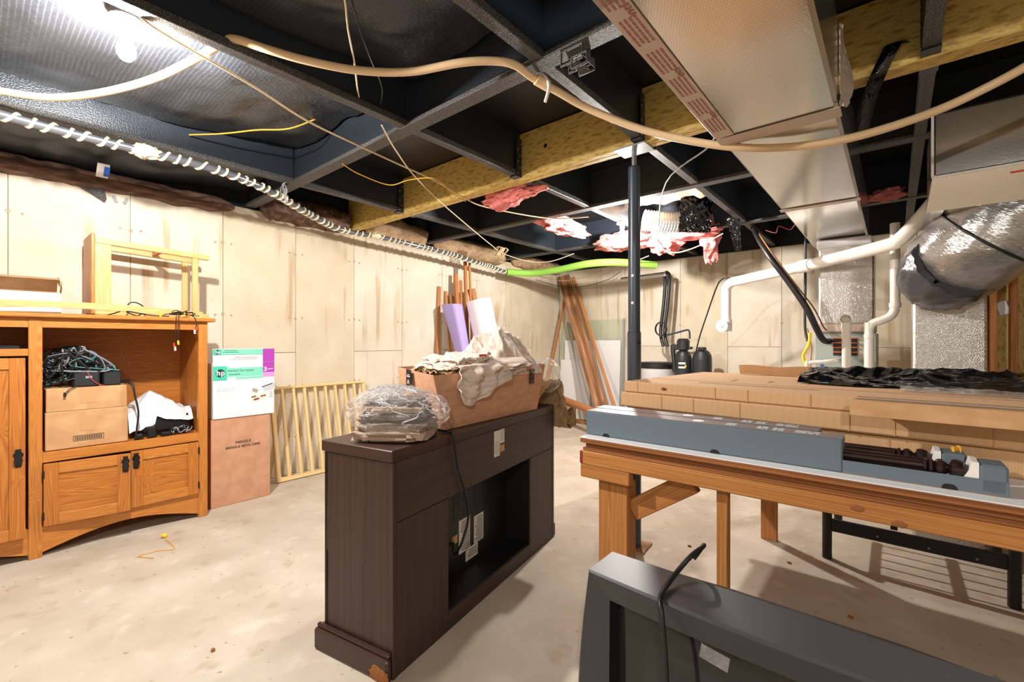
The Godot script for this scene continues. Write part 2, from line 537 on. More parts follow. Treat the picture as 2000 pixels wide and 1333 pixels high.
	mat("kraft", W1, 0.8, 0, ramp(noise(0.02, 58, 4), [[0.0, rgb(150, 120, 90)], [1.0, rgb(206, 176, 142)]], 256), Vector3(2, 2, 1), bumps(noise(0.03, 57, 4), 8.0, 256), 0.7)
	mat("canvas", W1, 0.95, 0, ramp(noise(0.02, 59, 4), [[0.0, rgb(198, 178, 164)], [1.0, rgb(232, 216, 206)]], 256), Vector3(2, 2, 1), bumps(noise(0.2, 60, 2), 3.0, 256), 0.3)
	mat("khaki", W1, 0.95, 0, ramp(noise(0.02, 61, 4), [[0.0, rgb(146, 118, 80)], [1.0, rgb(196, 168, 128)]], 256), Vector3(2, 2, 1))
	for p in [["cloth_grey", rgb(122, 112, 104)], ["cloth_dark", rgb(70, 62, 58)], ["cloth_beige", rgb(172, 150, 132)], ["cloth_taupe", rgb(146, 128, 116)]]:
		mat(p[0], p[1], 0.95)
	var bag := mat("clear_plastic", Color(0.95, 0.96, 0.98, 0.10), 0.02, 0.0, null, Vector3(2, 2, 1), bumps(noise(0.02, 62, 4, true), 10.0, 256), 1.0)
	bag.transparency = BaseMaterial3D.TRANSPARENCY_ALPHA
	var gl := mat("pane", Color(0.80, 0.87, 0.76, 0.22), 0.02)
	gl.transparency = BaseMaterial3D.TRANSPARENCY_ALPHA
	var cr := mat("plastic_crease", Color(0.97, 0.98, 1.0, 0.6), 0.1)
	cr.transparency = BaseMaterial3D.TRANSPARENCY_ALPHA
	mat("white_plastic_bag", rgb(226, 230, 236), 0.3)
	mat("black_plastic", rgb(10, 11, 13), 0.10, 0, null, Vector3(2, 2, 1), bumps(noise(0.012, 63, 2, true), 5.0, 256), 0.35)
	# plain
	for p in [["pvc", rgb(238, 234, 226), 0.35], ["pvc_cap", rgb(244, 242, 236), 0.35], ["pex", rgb(226, 196, 156), 0.4], ["twine", rgb(236, 226, 196), 0.9], ["green_foam", rgb(142, 196, 78), 0.75], ["romex", rgb(222, 196, 158), 0.6], ["romex_yellow", rgb(226, 172, 62), 0.6], ["wire_grey", rgb(150, 150, 152), 0.5], ["wire_red", rgb(168, 62, 66), 0.5], ["rubber", rgb(22, 22, 24), 0.45], ["black", rgb(18, 18, 20), 0.5], ["softener", rgb(40, 42, 46), 0.4], ["brine", rgb(196, 194, 196), 0.5], ["furnace", rgb(168, 182, 174), 0.45], ["orange", rgb(232, 112, 34), 0.5], ["blue", rgb(34, 96, 196), 0.5], ["paper", rgb(226, 222, 214), 0.8], ["paper_tan", rgb(206, 160, 112), 0.8], ["white", rgb(238, 238, 240), 0.5], ["white_board", rgb(232, 232, 234), 0.7], ["foam_white", rgb(240, 238, 234), 0.9], ["lilac", rgb(176, 160, 222), 0.7], ["roll_white", rgb(238, 230, 238), 0.55], ["grey_card", rgb(98, 112, 124), 0.55], ["grey_top", rgb(104, 106, 112), 0.35], ["dark_inside", rgb(52, 36, 30), 0.8], ["rod", rgb(40, 26, 26), 0.22], ["tv", rgb(52, 54, 57), 0.45], ["tv_back", rgb(40, 40, 42), 0.55], ["tv_screen", rgb(36, 36, 38), 0.08], ["tv_black", rgb(12, 12, 13), 0.4], ["iron", rgb(20, 19, 22), 0.35], ["ink", rgb(40, 34, 32), 0.8], ["teal", rgb(70, 196, 164), 0.45], ["teal_light", rgb(128, 212, 188), 0.45], ["purple", rgb(170, 62, 176), 0.45], ["purple_light", rgb(206, 150, 214), 0.45], ["ink_teal", rgb(14, 62, 62), 0.5], ["pale_print", rgb(196, 200, 206), 0.6], ["stand_black", rgb(26, 28, 31), 0.4], ["yellow", rgb(244, 206, 40), 0.5], ["red", rgb(206, 48, 40), 0.5], ["cable_teal", rgb(92, 160, 156), 0.5], ["cable_grey", rgb(120, 126, 140), 0.5], ["metal_box", rgb(24, 24, 26), 0.4], ["leaf_yellow", rgb(232, 178, 66), 0.6], ["stain_red", rgb(136, 44, 30), 0.7], ["galv", rgb(190, 196, 204), 0.4]]:
		mat(p[0], p[1], p[2])
	M["galv"].metallic = 0.7
	mat("hose_clear", rgb(120, 124, 132), 0.18, 0.55)
	M["teal_light"].metallic = 0.0
	var bl := mat("bulb", rgb(255, 250, 240), 0.3)
	bl.emission_enabled = true
	bl.emission = rgb(255, 246, 232)
	bl.emission_energy_multiplier = 18.0

# ---------------------------------------------------------------- the room
func lamp(at: Vector3, energy: float, label: String, visible_fixture := true):
	var o := thing("bare_light_bulb", label, "light bulb", at, "bare ceiling bulbs")
	var b := MB.new()
	b.lathe([[0.001, -0.062], [0.018, -0.058], [0.029, -0.042], [0.033, -0.022], [0.029, 0.0], [0.018, 0.024], [0.014, 0.034]], 16)
	part(o, "glass_bulb", b, M.bulb, true)
	b = MB.new()
	b.lathe([[0.014, 0.034], [0.022, 0.036], [0.024, 0.075], [0.055, 0.082], [0.055, 0.10], [0.001, 0.10]], 16)
	part(o, "socket", b, M.white, true)
	var l := OmniLight3D.new()
	l.name = "lamp_light"
	l.light_color = rgb(255, 250, 243)
	l.light_energy = energy
	l.light_size = 0.035
	l.omni_range = 14.0
	l.omni_attenuation = 2.0
	l.shadow_enabled = true
	o.add_child(l)
	l.position = Vector3(0, -0.02, 0)

func make_walls():
	var b := MB.new()
	var fl := setting("floor")
	b.span(Vector3(-4.7, -0.2, -6.8), Vector3(2.9, 0.0, 3.2), 0.0)
	part(fl, "slab", b, M.floor)
	# poured walls: a slab with the print of each form panel standing proud of the joints
	var wl := setting("wall_left")
	b = MB.new(); b.span(Vector3(-4.7, 0, -6.8), Vector3(-4.362, 2.42, 3.2), 0.0)
	part(wl, "core", b, M.seam)
	var mk := ["concrete", "concrete_pale", "concrete_warm"]
	var ties := MB.new()
	var z := -0.14 + 0.61 * 5
	var k := 0
	while z > -6.3:
		var z1 := maxf(z - 0.606, -6.4)
		var spans := [[0.0, 2.41]] if k % 2 == 0 else [[0.0, 1.139], [1.143, 2.41]]
		for s in spans:
			b = MB.new()
			b.uo = Vector2(rng.randf() * 3, rng.randf() * 3)
			b.box(Vector3(-4.358, (s[0] + s[1]) * 0.5, (z + z1) * 0.5), Vector3(0.016 + 0.002 * (k % 3), s[1] - s[0], absf(z1 - z)), 0.002)
			part(wl, "panel", b, M[mk[(k + (1 if s[0] > 1 else 0)) % 3]])
		for yy in [0.35, 0.83, 1.47, 2.08]:
			ties.lathe([[0.016, 0.0], [0.011, 0.006], [0.008, 0.004], [0.001, -0.002]], 8, Transform3D(Basis(Vector3(0, 0, 1), -PI / 2), Vector3(-4.352, yy + 0.01 * sin(k * 3.0), z + 0.002)))
			for q in [-1, 1]: ties.lathe([[0.010, 0.0], [0.008, 0.003], [0.001, 0.002]], 8, Transform3D(Basis(Vector3(0, 0, 1), -PI / 2), Vector3(-4.3495, yy, z + 0.06 * q)))
		z -= 0.61; k += 1
	part(wl, "form_ties", ties, M.seam).set_meta("kind", "stuff")
	var wb := setting("wall_back")
	b = MB.new(); b.span(Vector3(-4.36, 0, -6.8), Vector3(2.9, 2.42, -6.412), 0.0)
	part(wb, "core", b, M.seam)
	ties = MB.new()
	var x := -4.345 + 0.18
	k = 0
	var xl := -4.345
	while xl < 2.6:
		var spans := [[0.0, 2.41]] if k % 2 == 0 else [[0.0, 1.174], [1.178, 2.41]]
		for s in spans:
			b = MB.new()
			b.uo = Vector2(rng.randf() * 3, rng.randf() * 3)
			b.box(Vector3((xl + x) * 0.5, (s[0] + s[1]) * 0.5, -6.408), Vector3(x - xl - 0.004, s[1] - s[0], 0.016 + 0.002 * (k % 3)), 0.002)
			part(wb, "panel", b, M[mk[(k + 1) % 3]])
		for yy in [0.35, 0.83, 1.47, 2.08]:
			ties.lathe([[0.016, 0.0], [0.011, 0.006], [0.008, 0.004], [0.001, -0.002]], 8, Transform3D(Basis(Vector3(1, 0, 0), PI / 2), Vector3(x, yy, -6.401)))
		xl = x; x += 0.622; k += 1
	part(wb, "form_ties", ties, M.seam).set_meta("kind", "stuff")
	var wr := setting("wall_right")
	b = MB.new(); b.span(Vector3(2.7, 0, -6.4), Vector3(2.9, 2.42, 3.2), 0.0)
	part(wr, "core", b, M.concrete_warm)
	var wf := setting("wall_front")
	b = MB.new(); b.span(Vector3(-4.36, 0, 3.0), Vector3(2.9, 2.42, 3.2), 0.0)
	part(wf, "core", b, M.concrete_warm)
	# rim above the walls closes the joist bays
	for e in [["trim_1", Vector3(-4.7, 2.42, -6.8), Vector3(-4.46, 2.9, 3.2)], ["trim_2", Vector3(-4.46, 2.42, -6.8), Vector3(2.9, 2.9, -6.5)], ["trim_3", Vector3(2.75, 2.42, -6.5), Vector3(2.9, 2.9, 3.2)], ["trim_4", Vector3(-4.46, 2.42, 3.05), Vector3(2.75, 2.9, 3.2)]]:
		b = MB.new(); b.span(e[1], e[2], 0.0)
		part(setting(e[0]), "rim_board", b, M.black_joist)
	# framed partition of studs, right of the furnace
	var ws := setting("wall_studs")
	b = MB.new(); b.span(Vector3(0.46, 0, -5.06), Vector3(2.7, 2.42, -5.045), 0.0)
	part(ws, "sheathing", b, M.strand)
	var i := 0
	for sx in [0.50, 0.575, 0.68, 0.80, 1.2, 1.6, 2.0, 2.4]:
		b = MB.new(); b.uo = Vector2(i * 0.7, i * 0.31)
		b.box(Vector3(sx, 1.21, -4.995), Vector3(0.038, 2.42, 0.09))
		part(ws, "stud", b, M.pine); i += 1
	b = MB.new(); b.box(Vector3(0.632, 1.5, -5.03), Vector3(0.06, 0.10, 0.003), 0.0, Basis(Vector3(0, 0, 1), 0.3))
	part(ws, "paper_tag", b, M.white)

const JX := [-3.47, -2.08, -1.15, 0.115, 1.05, 1.95]

func make_ceiling():
	var ce := setting("ceiling")
	var b := MB.new()
	b.span(Vector3(-4.7, 2.75, -6.8), Vector3(2.9, 2.9, 3.2), 0.0)
	part(ce, "subfloor", b, M.subfloor)
	var segs := [[3.05, -1.545], [-1.595, -2.535], [-2.645, -3.525], [-3.575, -6.5]]
	for x in JX:
		for s in segs:
			b = MB.new()
			b.span(Vector3(x - 0.016, 2.46, s[1]), Vector3(x + 0.016, 2.75, s[0]), 0.002)
			part(ce, "joist", b, M.black_joist)
			b = MB.new()
			b.span(Vector3(x - 0.028, 2.435, s[1]), Vector3(x + 0.028, 2.472, s[0]), 0.003)
			part(ce, "joist_flange", b, M.black_flange)
	# hangers with nails where the joists meet the wood beam
	for x in JX:
		for zz in [-2.508, -2.672]:
			b = MB.new()
			for sx in [-1, 1]: b.box(Vector3(x + sx * 0.030, 2.56, zz), Vector3(0.003, 0.27, 0.055), 0.0)
			b.box(Vector3(x, 2.428, zz), Vector3(0.063, 0.003, 0.055), 0.0)
			var h := part(ce, "hanger", b, M.black_joist)
			b = MB.new()
			for q in 6: for sx in [-1, 1]: b.lathe([[0.006, 0.0], [0.004, 0.003], [0.0005, 0.004]], 6, Transform3D(Basis(Vector3(0, 0, 1), -sx * PI / 2), Vector3(x + sx * 0.0315, 2.45 + q * 0.042, zz + (0.012 if q % 2 == 0 else -0.012))))
			part(h, "nail", b, M.nail)
	# painted beams across the joists
	var lab := ["black painted steel beam crossing the joists, nearest the camera", "black painted beam with hangers crossing behind the yellow wood beam", "dark beam far back beneath the ceiling by the green hose"]
	var bi := 0
	for zz in [-1.57, -3.55, -5.0]:
		var bm := thing("ceiling_beam", lab[bi], "beam", Vector3(-0.8, 2.43, zz), "black ceiling beams")
		b = MB.new(); b.span(Vector3(-4.34, 2.455, zz - 0.012), Vector3(2.7, 2.75, zz + 0.012), 0.0)
		part(bm, "web", b, M.black_joist)
		b = MB.new(); b.span(Vector3(-4.34, 2.43, zz - 0.042), Vector3(2.7, 2.456, zz + 0.042), 0.003)
		part(bm, "flange", b, M.black_flange)
		bi += 1
	var wd := thing("wood_beam", "yellow engineered wood beam resting on the steel column", "beam", Vector3(-0.8, 2.42, -2.59))
	for s in [[-2.54, -2.588], [-2.592, -2.64]]:
		b = MB.new(); b.uo = Vector2(s[0], 0)
		b.span(Vector3(-4.40, 2.42, s[1]), Vector3(2.7, 2.745, s[0]), 0.004)
		part(wd, "ply", b, M.strand)
	b = MB.new(); b.lathe([[0.016, 0], [0.012, 0.002], [0.001, 0.002]], 14, Transform3D(Basis(Vector3(1, 0, 0), PI / 2), Vector3(-1.84, 2.60, -2.5405)))
	part(wd, "bolt_hole", b, M.black)
	# black fabric under the insulation, one sheet to a bay
	var xs := [-4.44, -3.49, -2.10, -1.17, 0.095, 1.03, 1.93, 2.72]
	for i in xs.size() - 1:
		var nz := noise(0.6, 70 + i, 4)
		var nr := noise(1.6, 90 + i, 3, true)
		var x0: float = xs[i] + 0.022
		var x1: float = xs[i + 1] - 0.022
		b = MB.new()
		var f := func(u: float, w: float) -> Vector3:
			var xx := lerpf(x0, x1, u)
			var zz := lerpf(1.4, -1.535, w)
			var edge := pow(4.0 * u * (1.0 - u), 0.5)
			var lift := 2.585 if x0 > -4.0 else lerpf(2.46, 2.575, smoothstep(0.0, 1.0, u))
			lift += 0.03 + 0.09 * smoothstep(0.72, 1.0, w)
			return Vector3(xx, lift - 0.045 * edge + edge * (0.05 * nz.get_noise_2d(xx * 2.0, zz) + 0.02 * nr.get_noise_2d(xx * 0.5, zz * 1.4)), zz)
		b.sheet(24, 52, f, 0.004, Vector3.DOWN)
		part(ce, "fabric_sheet", b, M.netting)
	# cables knotted at the beam, small fixings
	b = MB.new()
	for q in [[Vector3(-0.99, 2.40, -1.575), 0.05, 0.028], [Vector3(-0.955, 2.365, -1.575), 0.035, 0.022]]:
		for dz in [-0.03, 0.03]:
			var c: Vector3 = q[0] + Vector3(0, 0, dz)
			b.tube([c + Vector3(-q[1], q[2], 0), c + Vector3(q[1], q[2], 0), c + Vector3(q[1], -q[2], 0), c + Vector3(-q[1], -q[2], 0), c + Vector3(-q[1], q[2], 0)], 0.005, 6)
		b.box(q[0] + Vector3(0, -q[2], 0), Vector3(q[1] * 1.2, 0.004, 0.06), 0.001)
		b.box(q[0] + Vector3(q[1], 0, 0), Vector3(0.004, q[2] * 1.4, 0.06), 0.001)
	solo("joist_clip", "small black sheet metal clip on the underside of the near black beam", "clip", b, M.black_flange)

func roll_of(a: Vector3, c: Vector3, r: float, sd: int) -> MB:
	var b := MB.new()
	var nz := noise(1.2, sd, 4)
	var f := func(u: float, w: float) -> Vector3:
		var p := a.lerp(c, w)
		var an := u * TAU
		var e := minf(1.0, minf(w, 1.0 - w) * 14.0 + 0.05)
		var k := r * sqrt(e) * (1.0 + 0.35 * nz.get_noise_3d(cos(an) * 1.2, sin(an) * 1.2, w * a.distance_to(c) * 4.0))
		var ax := (c - a).normalized()
		var sx := ax.cross(Vector3.UP).normalized()
		return p + sx * cos(an) * k + sx.cross(ax) * sin(an) * k
	b.sheet(18, int(maxf(12, a.distance_to(c) * 26)), f, 0.0, Vector3.UP)
	# make all normals face outwards
	var ax2 := (c - a).normalized()
	for i in b.v.size():
		var o := b.v[i] - a
		o -= ax2 * o.dot(ax2)
		if b.n[i].dot(o) < 0.0: b.n[i] = -b.n[i]
	for i in range(0, b.v.size(), 3):
		if (b.v[i + 1] - b.v[i]).cross(b.v[i + 2] - b.v[i]).dot(b.n[i] + b.n[i + 1] + b.n[i + 2]) > 0.0:
			var s := b.v[i + 1]; b.v[i + 1] = b.v[i + 2]; b.v[i + 2] = s
			var q := b.n[i + 1]; b.n[i + 1] = b.n[i + 2]; b.n[i + 2] = q
	return b

func make_insulation():
	var g := "insulation batts along the wall tops"
	for e in [[Vector3(-4.345, 2.385, 0.7), Vector3(-4.335, 2.395, -1.44), 0.062, "kraft_dark", "long dark brown insulation batt tucked above the wall behind the oak cabinet"], [Vector3(-4.33, 2.475, -1.64), Vector3(-4.31, 2.46, -2.50), 0.115, "kraft_dark", "crumpled brown insulation batt between the near beam and yellow wood beam"], [Vector3(-4.30, 2.49, -2.68), Vector3(-4.30, 2.48, -3.49), 0.12, "kraft", "tan paper faced insulation batt just beyond the yellow wood beam"], [Vector3(-4.30, 2.46, -3.62), Vector3(-4.28, 2.44, -4.9), 0.11, "kraft", "tan paper faced insulation batt above the wrapped hose at the far corner"], [Vector3(-4.30, 2.46, -5.1), Vector3(-4.28, 2.44, -6.3), 0.10, "kraft", "tan insulation batt in the corner above the green hose"]]:
		solo("insulation_batt", e[4], "insulation", roll_of(e[0], e[1], e[2], 101 + int(e[0].z * 7)), M[e[3]], g)
	# pink scraps hanging from the bays
	var gp := "loose pink insulation scraps"
	var nz := noise(0.12, 131, 4)
	var scraps := [[Vector3(-2.36, 2.43, -2.78), Vector3(0.27, 0.075, 0.11), "pink fibreglass scrap drooping behind the yellow wood beam"], [Vector3(-2.62, 2.43, -3.95), Vector3(0.12, 0.07, 0.36), "pink fibreglass strip hanging left of the far bulb"], [Vector3(-2.42, 2.40, -4.85), Vector3(0.32, 0.09, 0.22), "pink fibreglass clump hanging under the far bulb"], [Vector3(-1.95, 2.36, -4.95), Vector3(0.18, 0.13, 0.14), "pink fibreglass clump right of the steel column, above the green hose end"], [Vector3(-1.48, 2.32, -5.0), Vector3(0.09, 0.21, 0.08), "long pink fibreglass tuft hanging in front of the back wall"], [Vector3(-1.62, 2.38, -4.85), Vector3(0.26, 0.05, 0.13), "flat pink fibreglass piece below the black plastic flap"], [Vector3(-0.05, 2.47, -4.9), Vector3(0.12, 0.045, 0.07), "small pink fibreglass tuft between the two foil ducts"]]
	for s in scraps:
		var b := MB.new()
		b.blob(s[0], s[1], 0.75, nz, 40, 24)
		solo("pink_insulation", s[2], "insulation", b, M.pink, gp)
	# tan torn facing in the far bay, white ribbed sleeve and black plastic flap
	var nb := noise(2.0, 141, 3)
	var f1 := func(u: float, w: float) -> Vector3: return Vector3(lerpf(-2.35, -1.2, u), 2.66 + 0.06 * nb.get_noise_2d(u * 3, w * 2) - 0.05 * w, lerpf(-3.62, -4.35, w))
	var b2 := MB.new(); b2.sheet(20, 14, f1, 0.004, Vector3.DOWN)
	solo("torn_facing", "torn tan paper facing in the far ceiling bay above the bulb", "insulation", b2, M.kraft)
	b2 = MB.new()
	var pp := []
	var rr := []
	for i in 60:
		var t := i / 59.0
		pp.append(Vector3(lerpf(-1.93, -1.50, t), 2.47 - 0.02 * sin(t * 3), lerpf(-4.36, -4.70, t)))
		rr.append(0.10 + (0.007 if i % 3 == 0 else -0.006))
	b2.tube(pp, rr, 18)
	solo("ribbed_sleeve", "white ribbed flexible duct sleeve just right of the far bulb", "duct", b2, M.white_plastic_bag)
	var nf := noise(3.0, 151, 3, true)
	var f2 := func(u: float, w: float) -> Vector3: return Vector3(lerpf(-1.53, -1.30, u) - 0.03 * w, lerpf(2.66, 2.28, w), lerpf(-4.30, -4.50, u) + 0.03 * nf.get_noise_2d(u * 2, w * 2))
	b2 = MB.new(); b2.sheet(16, 16, f2, 0.003, Vector3(0, 0, 1))
	solo("plastic_flap", "square black plastic flap hanging beside the white ribbed sleeve", "plastic sheet", b2, M.black_plastic)
	var f3 := func(u: float, w: float) -> Vector3: return Vector3(-1.20 + (u - 0.5) * 0.13 * (1.0 - 0.6 * w) + 0.03 * w, lerpf(2.46, 2.14, w), -4.75 - 0.1 * w + 0.02 * nf.get_noise_2d(u * 3, w * 3))
	b2 = MB.new(); b2.sheet(10, 18, f3, 0.003, Vector3(0, 0, 1))
	solo("plastic_flap", "narrow torn black plastic strip dangling right of the pink tuft", "plastic sheet", b2, M.black_plastic)
	var f4 := func(u: float, w: float) -> Vector3:
		var a := [Vector3(0.02, 2.505, -2.525), Vector3(0.0, 2.51, -2.50), Vector3(-0.03, 2.45, -2.51), Vector3(-0.055, 2.398, -2.525), Vector3(-0.085, 2.36, -2.62), Vector3(-0.125, 2.28, -2.82)]
		var k := w * 4.999
		var i := int(k)
		return (a[i] as Vector3).lerp(a[i + 1], k - i) + Vector3(0.06 * (u - 0.5), 0.0, 0.008 * sin(u * PI))
	b2 = MB.new(); b2.sheet(8, 24, f4, 0.003, Vector3(0, 0, 1))
	solo("plastic_strap", "black plastic strap draped over the wood beam right of the supply duct", "plastic sheet", b2, M.black_plastic)
	# scraps poking out above the left wall
	b2 = MB.new(); b2.prism(PackedVector2Array([Vector2(0.43, 2.345), Vector2(0.60, 2.335), Vector2(0.612, 2.27), Vector2(0.60, 2.245), Vector2(0.53, 2.29)]), 0.004, Transform3D(Basis(Vector3(0, 0, -1), Vector3(0, 1, 0), Vector3(1, 0, 0)), Vector3(-4.325, 0, 0)))
	solo("torn_flap", "torn black flap sticking down over the top of the left wall", "scrap", b2, M.black_flange)
	for s in [[-0.66, 0.3, "left"], [-0.72, -0.35, "right"]]:
		b2 = MB.new(); b2.box(Vector3(-4.335, 2.285, s[0]), Vector3(0.004, 0.05, 0.02), 0.001, Basis(Vector3(1, 0, 0), s[1]))
		solo("metal_tab", s[2] + " of two small metal tabs below the brown batt on the left wall", "tab", b2, M.wire_grey, "metal tabs")
	var lb := thing("fabric_label", "blue and white label on the dark fabric above the brown batt", "label", Vector3(-4.2, 2.44, -0.58))
	b2 = MB.new(); b2.box(Vector3(-4.205, 2.435, -0.575), Vector3(0.11, 0.003, 0.065), 0.0, Basis(Vector3(0, 0, 1), 0.75))
	part(lb, "white_patch", b2, M.white)
	b2 = MB.new(); b2.box(Vector3(-4.20, 2.430, -0.595), Vector3(0.075, 0.003, 0.03), 0.0, Basis(Vector3(0, 0, 1), 0.75))
	part(lb, "blue_patch", b2, M.blue)

func make_column():
	var o := thing("steel_column", "dark grey steel jack column with punched holes carrying the wood beam", "column", Vector3(-1.21, 0, -2.59))
	var c := o.position
	var b := MB.new(); b.box(c + Vector3(0, 0.005, 0), Vector3(0.17, 0.01, 0.17), 0.002, Basis(Vector3.UP, 0.1))
	part(o, "base_plate", b, M.plank)
	b = MB.new(); b.lathe([[0.041, 0.01], [0.041, 1.30], [0.038, 1.305], [0.038, 1.31]], 24, Transform3D(Basis.IDENTITY, c))
	part(o, "lower_tube", b, M.column)
	b = MB.new(); b.lathe([[0.036, 1.30], [0.036, 2.30], [0.034, 2.31], [0.001, 2.31]], 24, Transform3D(Basis.IDENTITY, c))
	part(o, "upper_tube", b, M.column)
	var toward := Vector3(0.26, 0, 0.966).rotated(Vector3.UP, -0.12)
	for yy in [1.48, 1.645]:
		b = MB.new(); b.lathe([[0.009, 0], [0.0085, 0.0015], [0.001, 0.0015]], 12, Transform3D(Basis(toward.cross(Vector3.UP).normalized(), -PI / 2), c + Vector3(0, yy, 0) + toward.normalized() * 0.0355))
		part(o, "punched_hole", b, M.paper)
	b = MB.new(); b.tube([c + Vector3(-0.052, 1.24, -0.035), c + Vector3(0.052, 1.24, 0.035)], 0.008, 8)
	part(o, "pin", b, M.black)
	b = MB.new(); b.lathe([[0.015, 2.31], [0.015, 2.41]], 12, Transform3D(Basis.IDENTITY, c))
	part(o, "screw_jack", b, M.steel)
	b = MB.new(); b.box(c + Vector3(0, 2.4145, 0), Vector3(0.20, 0.009, 0.15), 0.002)
	part(o, "top_plate", b, M.steel)

func cable(called: String, label: String, category: String, p: Array, r: float, m: Material, seg := 8, group := "") -> MeshInstance3D:
	var b := MB.new(); b.tube(smooth(p, 6), r, seg)
	return solo(called, label, category, b, m, group)

func make_lines():
	var pex := [Vector3(-3.277, 2.440, 0.046), Vector3(-3.222, 2.430, -0.078), Vector3(-3.094, 2.420, -0.237), Vector3(-2.846, 2.420, -0.388), Vector3(-2.534, 2.425, -0.517), Vector3(-2.25, 2.44, -0.60), Vector3(-2.110, 2.465, -0.649), Vector3(-2.05, 2.478, -0.68), Vector3(-1.954, 2.440, -0.766), Vector3(-1.871, 2.420, -0.894), Vector3(-1.754, 2.410, -1.060), Vector3(-1.597, 2.412, -1.209), Vector3(-1.391, 2.42, -1.316), Vector3(-1.275, 2.42, -1.40), Vector3(-1.217, 2.41, -1.464), Vector3(-1.20, 2.395, -1.563), Vector3(-1.143, 2.360, -1.675), Vector3(-1.064, 2.310, -1.806), Vector3(-0.887, 2.220, -1.958), Vector3(-0.689, 2.140, -2.054), Vector3(-0.497, 2.08, -2.124), Vector3(-0.324, 2.07, -2.227), Vector3(-0.153, 2.07, -2.277), Vector3(0.006, 2.110, -2.364), Vector3(0.159, 2.170, -2.455), Vector3(0.298, 2.220, -2.466), Vector3(0.393, 2.250, -2.429), Vector3(0.485, 2.280, -2.373), Vector3(0.7, 2.36, -2.2)]
	pex.push_front(Vector3(-3.33, 2.45, 0.5))
	var o := thing("water_pipe", "cream plastic water pipe sagging in waves below the joists and under the duct", "pipe", Vector3(-1.2, 2.07, -1.5))
	var b := MB.new(); b.tube(smooth(pex, 6), 0.0165, 12)
	part(o, "pipe", b, M.pex)
	b = MB.new(); b.tube([Vector3(-1.19, 2.39, -1.575), Vector3(-1.165, 2.375, -1.63)], 0.024, 12)
	part(o, "coupling", b, M.pex)
	b = MB.new(); b.tube(smooth([Vector3(-1.20, 2.43, -1.60), Vector3(-1.16, 2.40, -1.60), Vector3(-1.14, 2.35, -1.60), Vector3(-1.16, 2.29, -1.60)], 5), 0.007, 6)
	part(o, "cable_tie", b, M.pvc)
	var sp := [Vector3(-3.378, 2.380, 0.016), Vector3(-3.406, 2.380, -0.082), Vector3(-3.42, 2.380, -0.277), Vector3(-3.42, 2.380, -0.493), Vector3(-3.41, 2.380, -0.690), Vector3(-3.415, 2.380, -1.019), Vector3(-3.501, 2.380, -1.269), Vector3(-3.605, 2.375, -1.468), Vector3(-3.85, 2.340, -1.865), Vector3(-4.0, 2.310, -2.194), Vector3(-4.02, 2.305, -2.452), Vector3(-3.99, 2.305, -2.633), Vector3(-3.95, 2.280, -3.164), Vector3(-3.97, 2.260, -3.691), Vector3(-4.08, 2.200, -4.70)]
	sp.push_front(Vector3(-3.36, 2.38, 0.5))
	o = thing("wrapped_hose", "silvery hose spirally wrapped with cream cord along the left wall top", "hose", Vector3(-3.7, 2.2, -2.2))
	var ps := smooth(sp, 10)
	b = MB.new(); b.tube(ps, 0.023, 12)
	part(o, "hose", b, M.hose_clear)
	var hp := []
	var an := 0.0
	for i in ps.size() - 1:
		var a: Vector3 = ps[i]
		var c: Vector3 = ps[i + 1]
		var tg := (c - a).normalized()
		var sx := tg.cross(Vector3.UP).normalized()
		var sy := sx.cross(tg)
		var steps := int(ceil(a.distance_to(c) / 0.009))
		for s in steps:
			an += TAU * (a.distance_to(c) / steps) / (0.074 + 0.026 * sin(i * 0.9))
			hp.append(a.lerp(c, float(s) / steps) + (sx * cos(an) + sy * sin(an)) * 0.0265)
	b = MB.new(); b.tube(hp, 0.0085, 5)
	part(o, "cord_wrap", b, M.twine)
	for q in [[Vector3(-3.415, 2.38, -0.66), 0.05], [Vector3(-3.98, 2.305, -2.60), 0.035]]:
		b = MB.new(); b.blob(q[0], Vector3(q[1], q[1] * 0.8, q[1] * 1.5), 0.5, noise(0.3, 7), 16, 10)
		part(o, "cord_knot", b, M.twine)
	cable("foam_pipe", "bright green foam covered pipe hanging below the far ceiling", "pipe", [Vector3(-4.07, 2.200, -4.72), Vector3(-3.85, 2.195, -5.0), Vector3(-3.429, 2.200, -5.022), Vector3(-2.936, 2.215, -4.95), Vector3(-2.627, 2.215, -5.05), Vector3(-2.40, 2.205, -5.30), Vector3(-2.29, 2.20, -5.50)], 0.046, M.green_foam, 16)
	var g := "house wires strung under the joists"
	cable("electric_wire", "cream wire running diagonally from the near bulb to the yellow beam", "wire", [Vector3(-2.105, 2.45, -0.373), Vector3(-2.12, 2.428, -0.43), Vector3(-2.173, 2.420, -0.612), Vector3(-2.243, 2.415, -0.834), Vector3(-2.363, 2.41, -1.130), Vector3(-2.429, 2.41, -1.468), Vector3(-2.480, 2.405, -1.837), Vector3(-2.515, 2.400, -2.129), Vector3(-2.62, 2.395, -2.50), Vector3(-2.64, 2.385, -2.809), Vector3(-2.498, 2.410, -3.488), Vector3(-2.196, 2.42, -3.727)], 0.0055, M.romex, 7, g)
	cable("electric_wire", "short yellow wire looping in front of the yellow beam's left end", "wire", [Vector3(-2.803, 2.43, -1.574), Vector3(-2.837, 2.41, -1.715), Vector3(-2.843, 2.400, -1.968), Vector3(-2.641, 2.400, -2.000), Vector3(-2.464, 2.390, -2.086), Vector3(-2.585, 2.390, -2.340), Vector3(-2.67, 2.39, -2.580)], 0.0035, M.romex_yellow, 6, g)
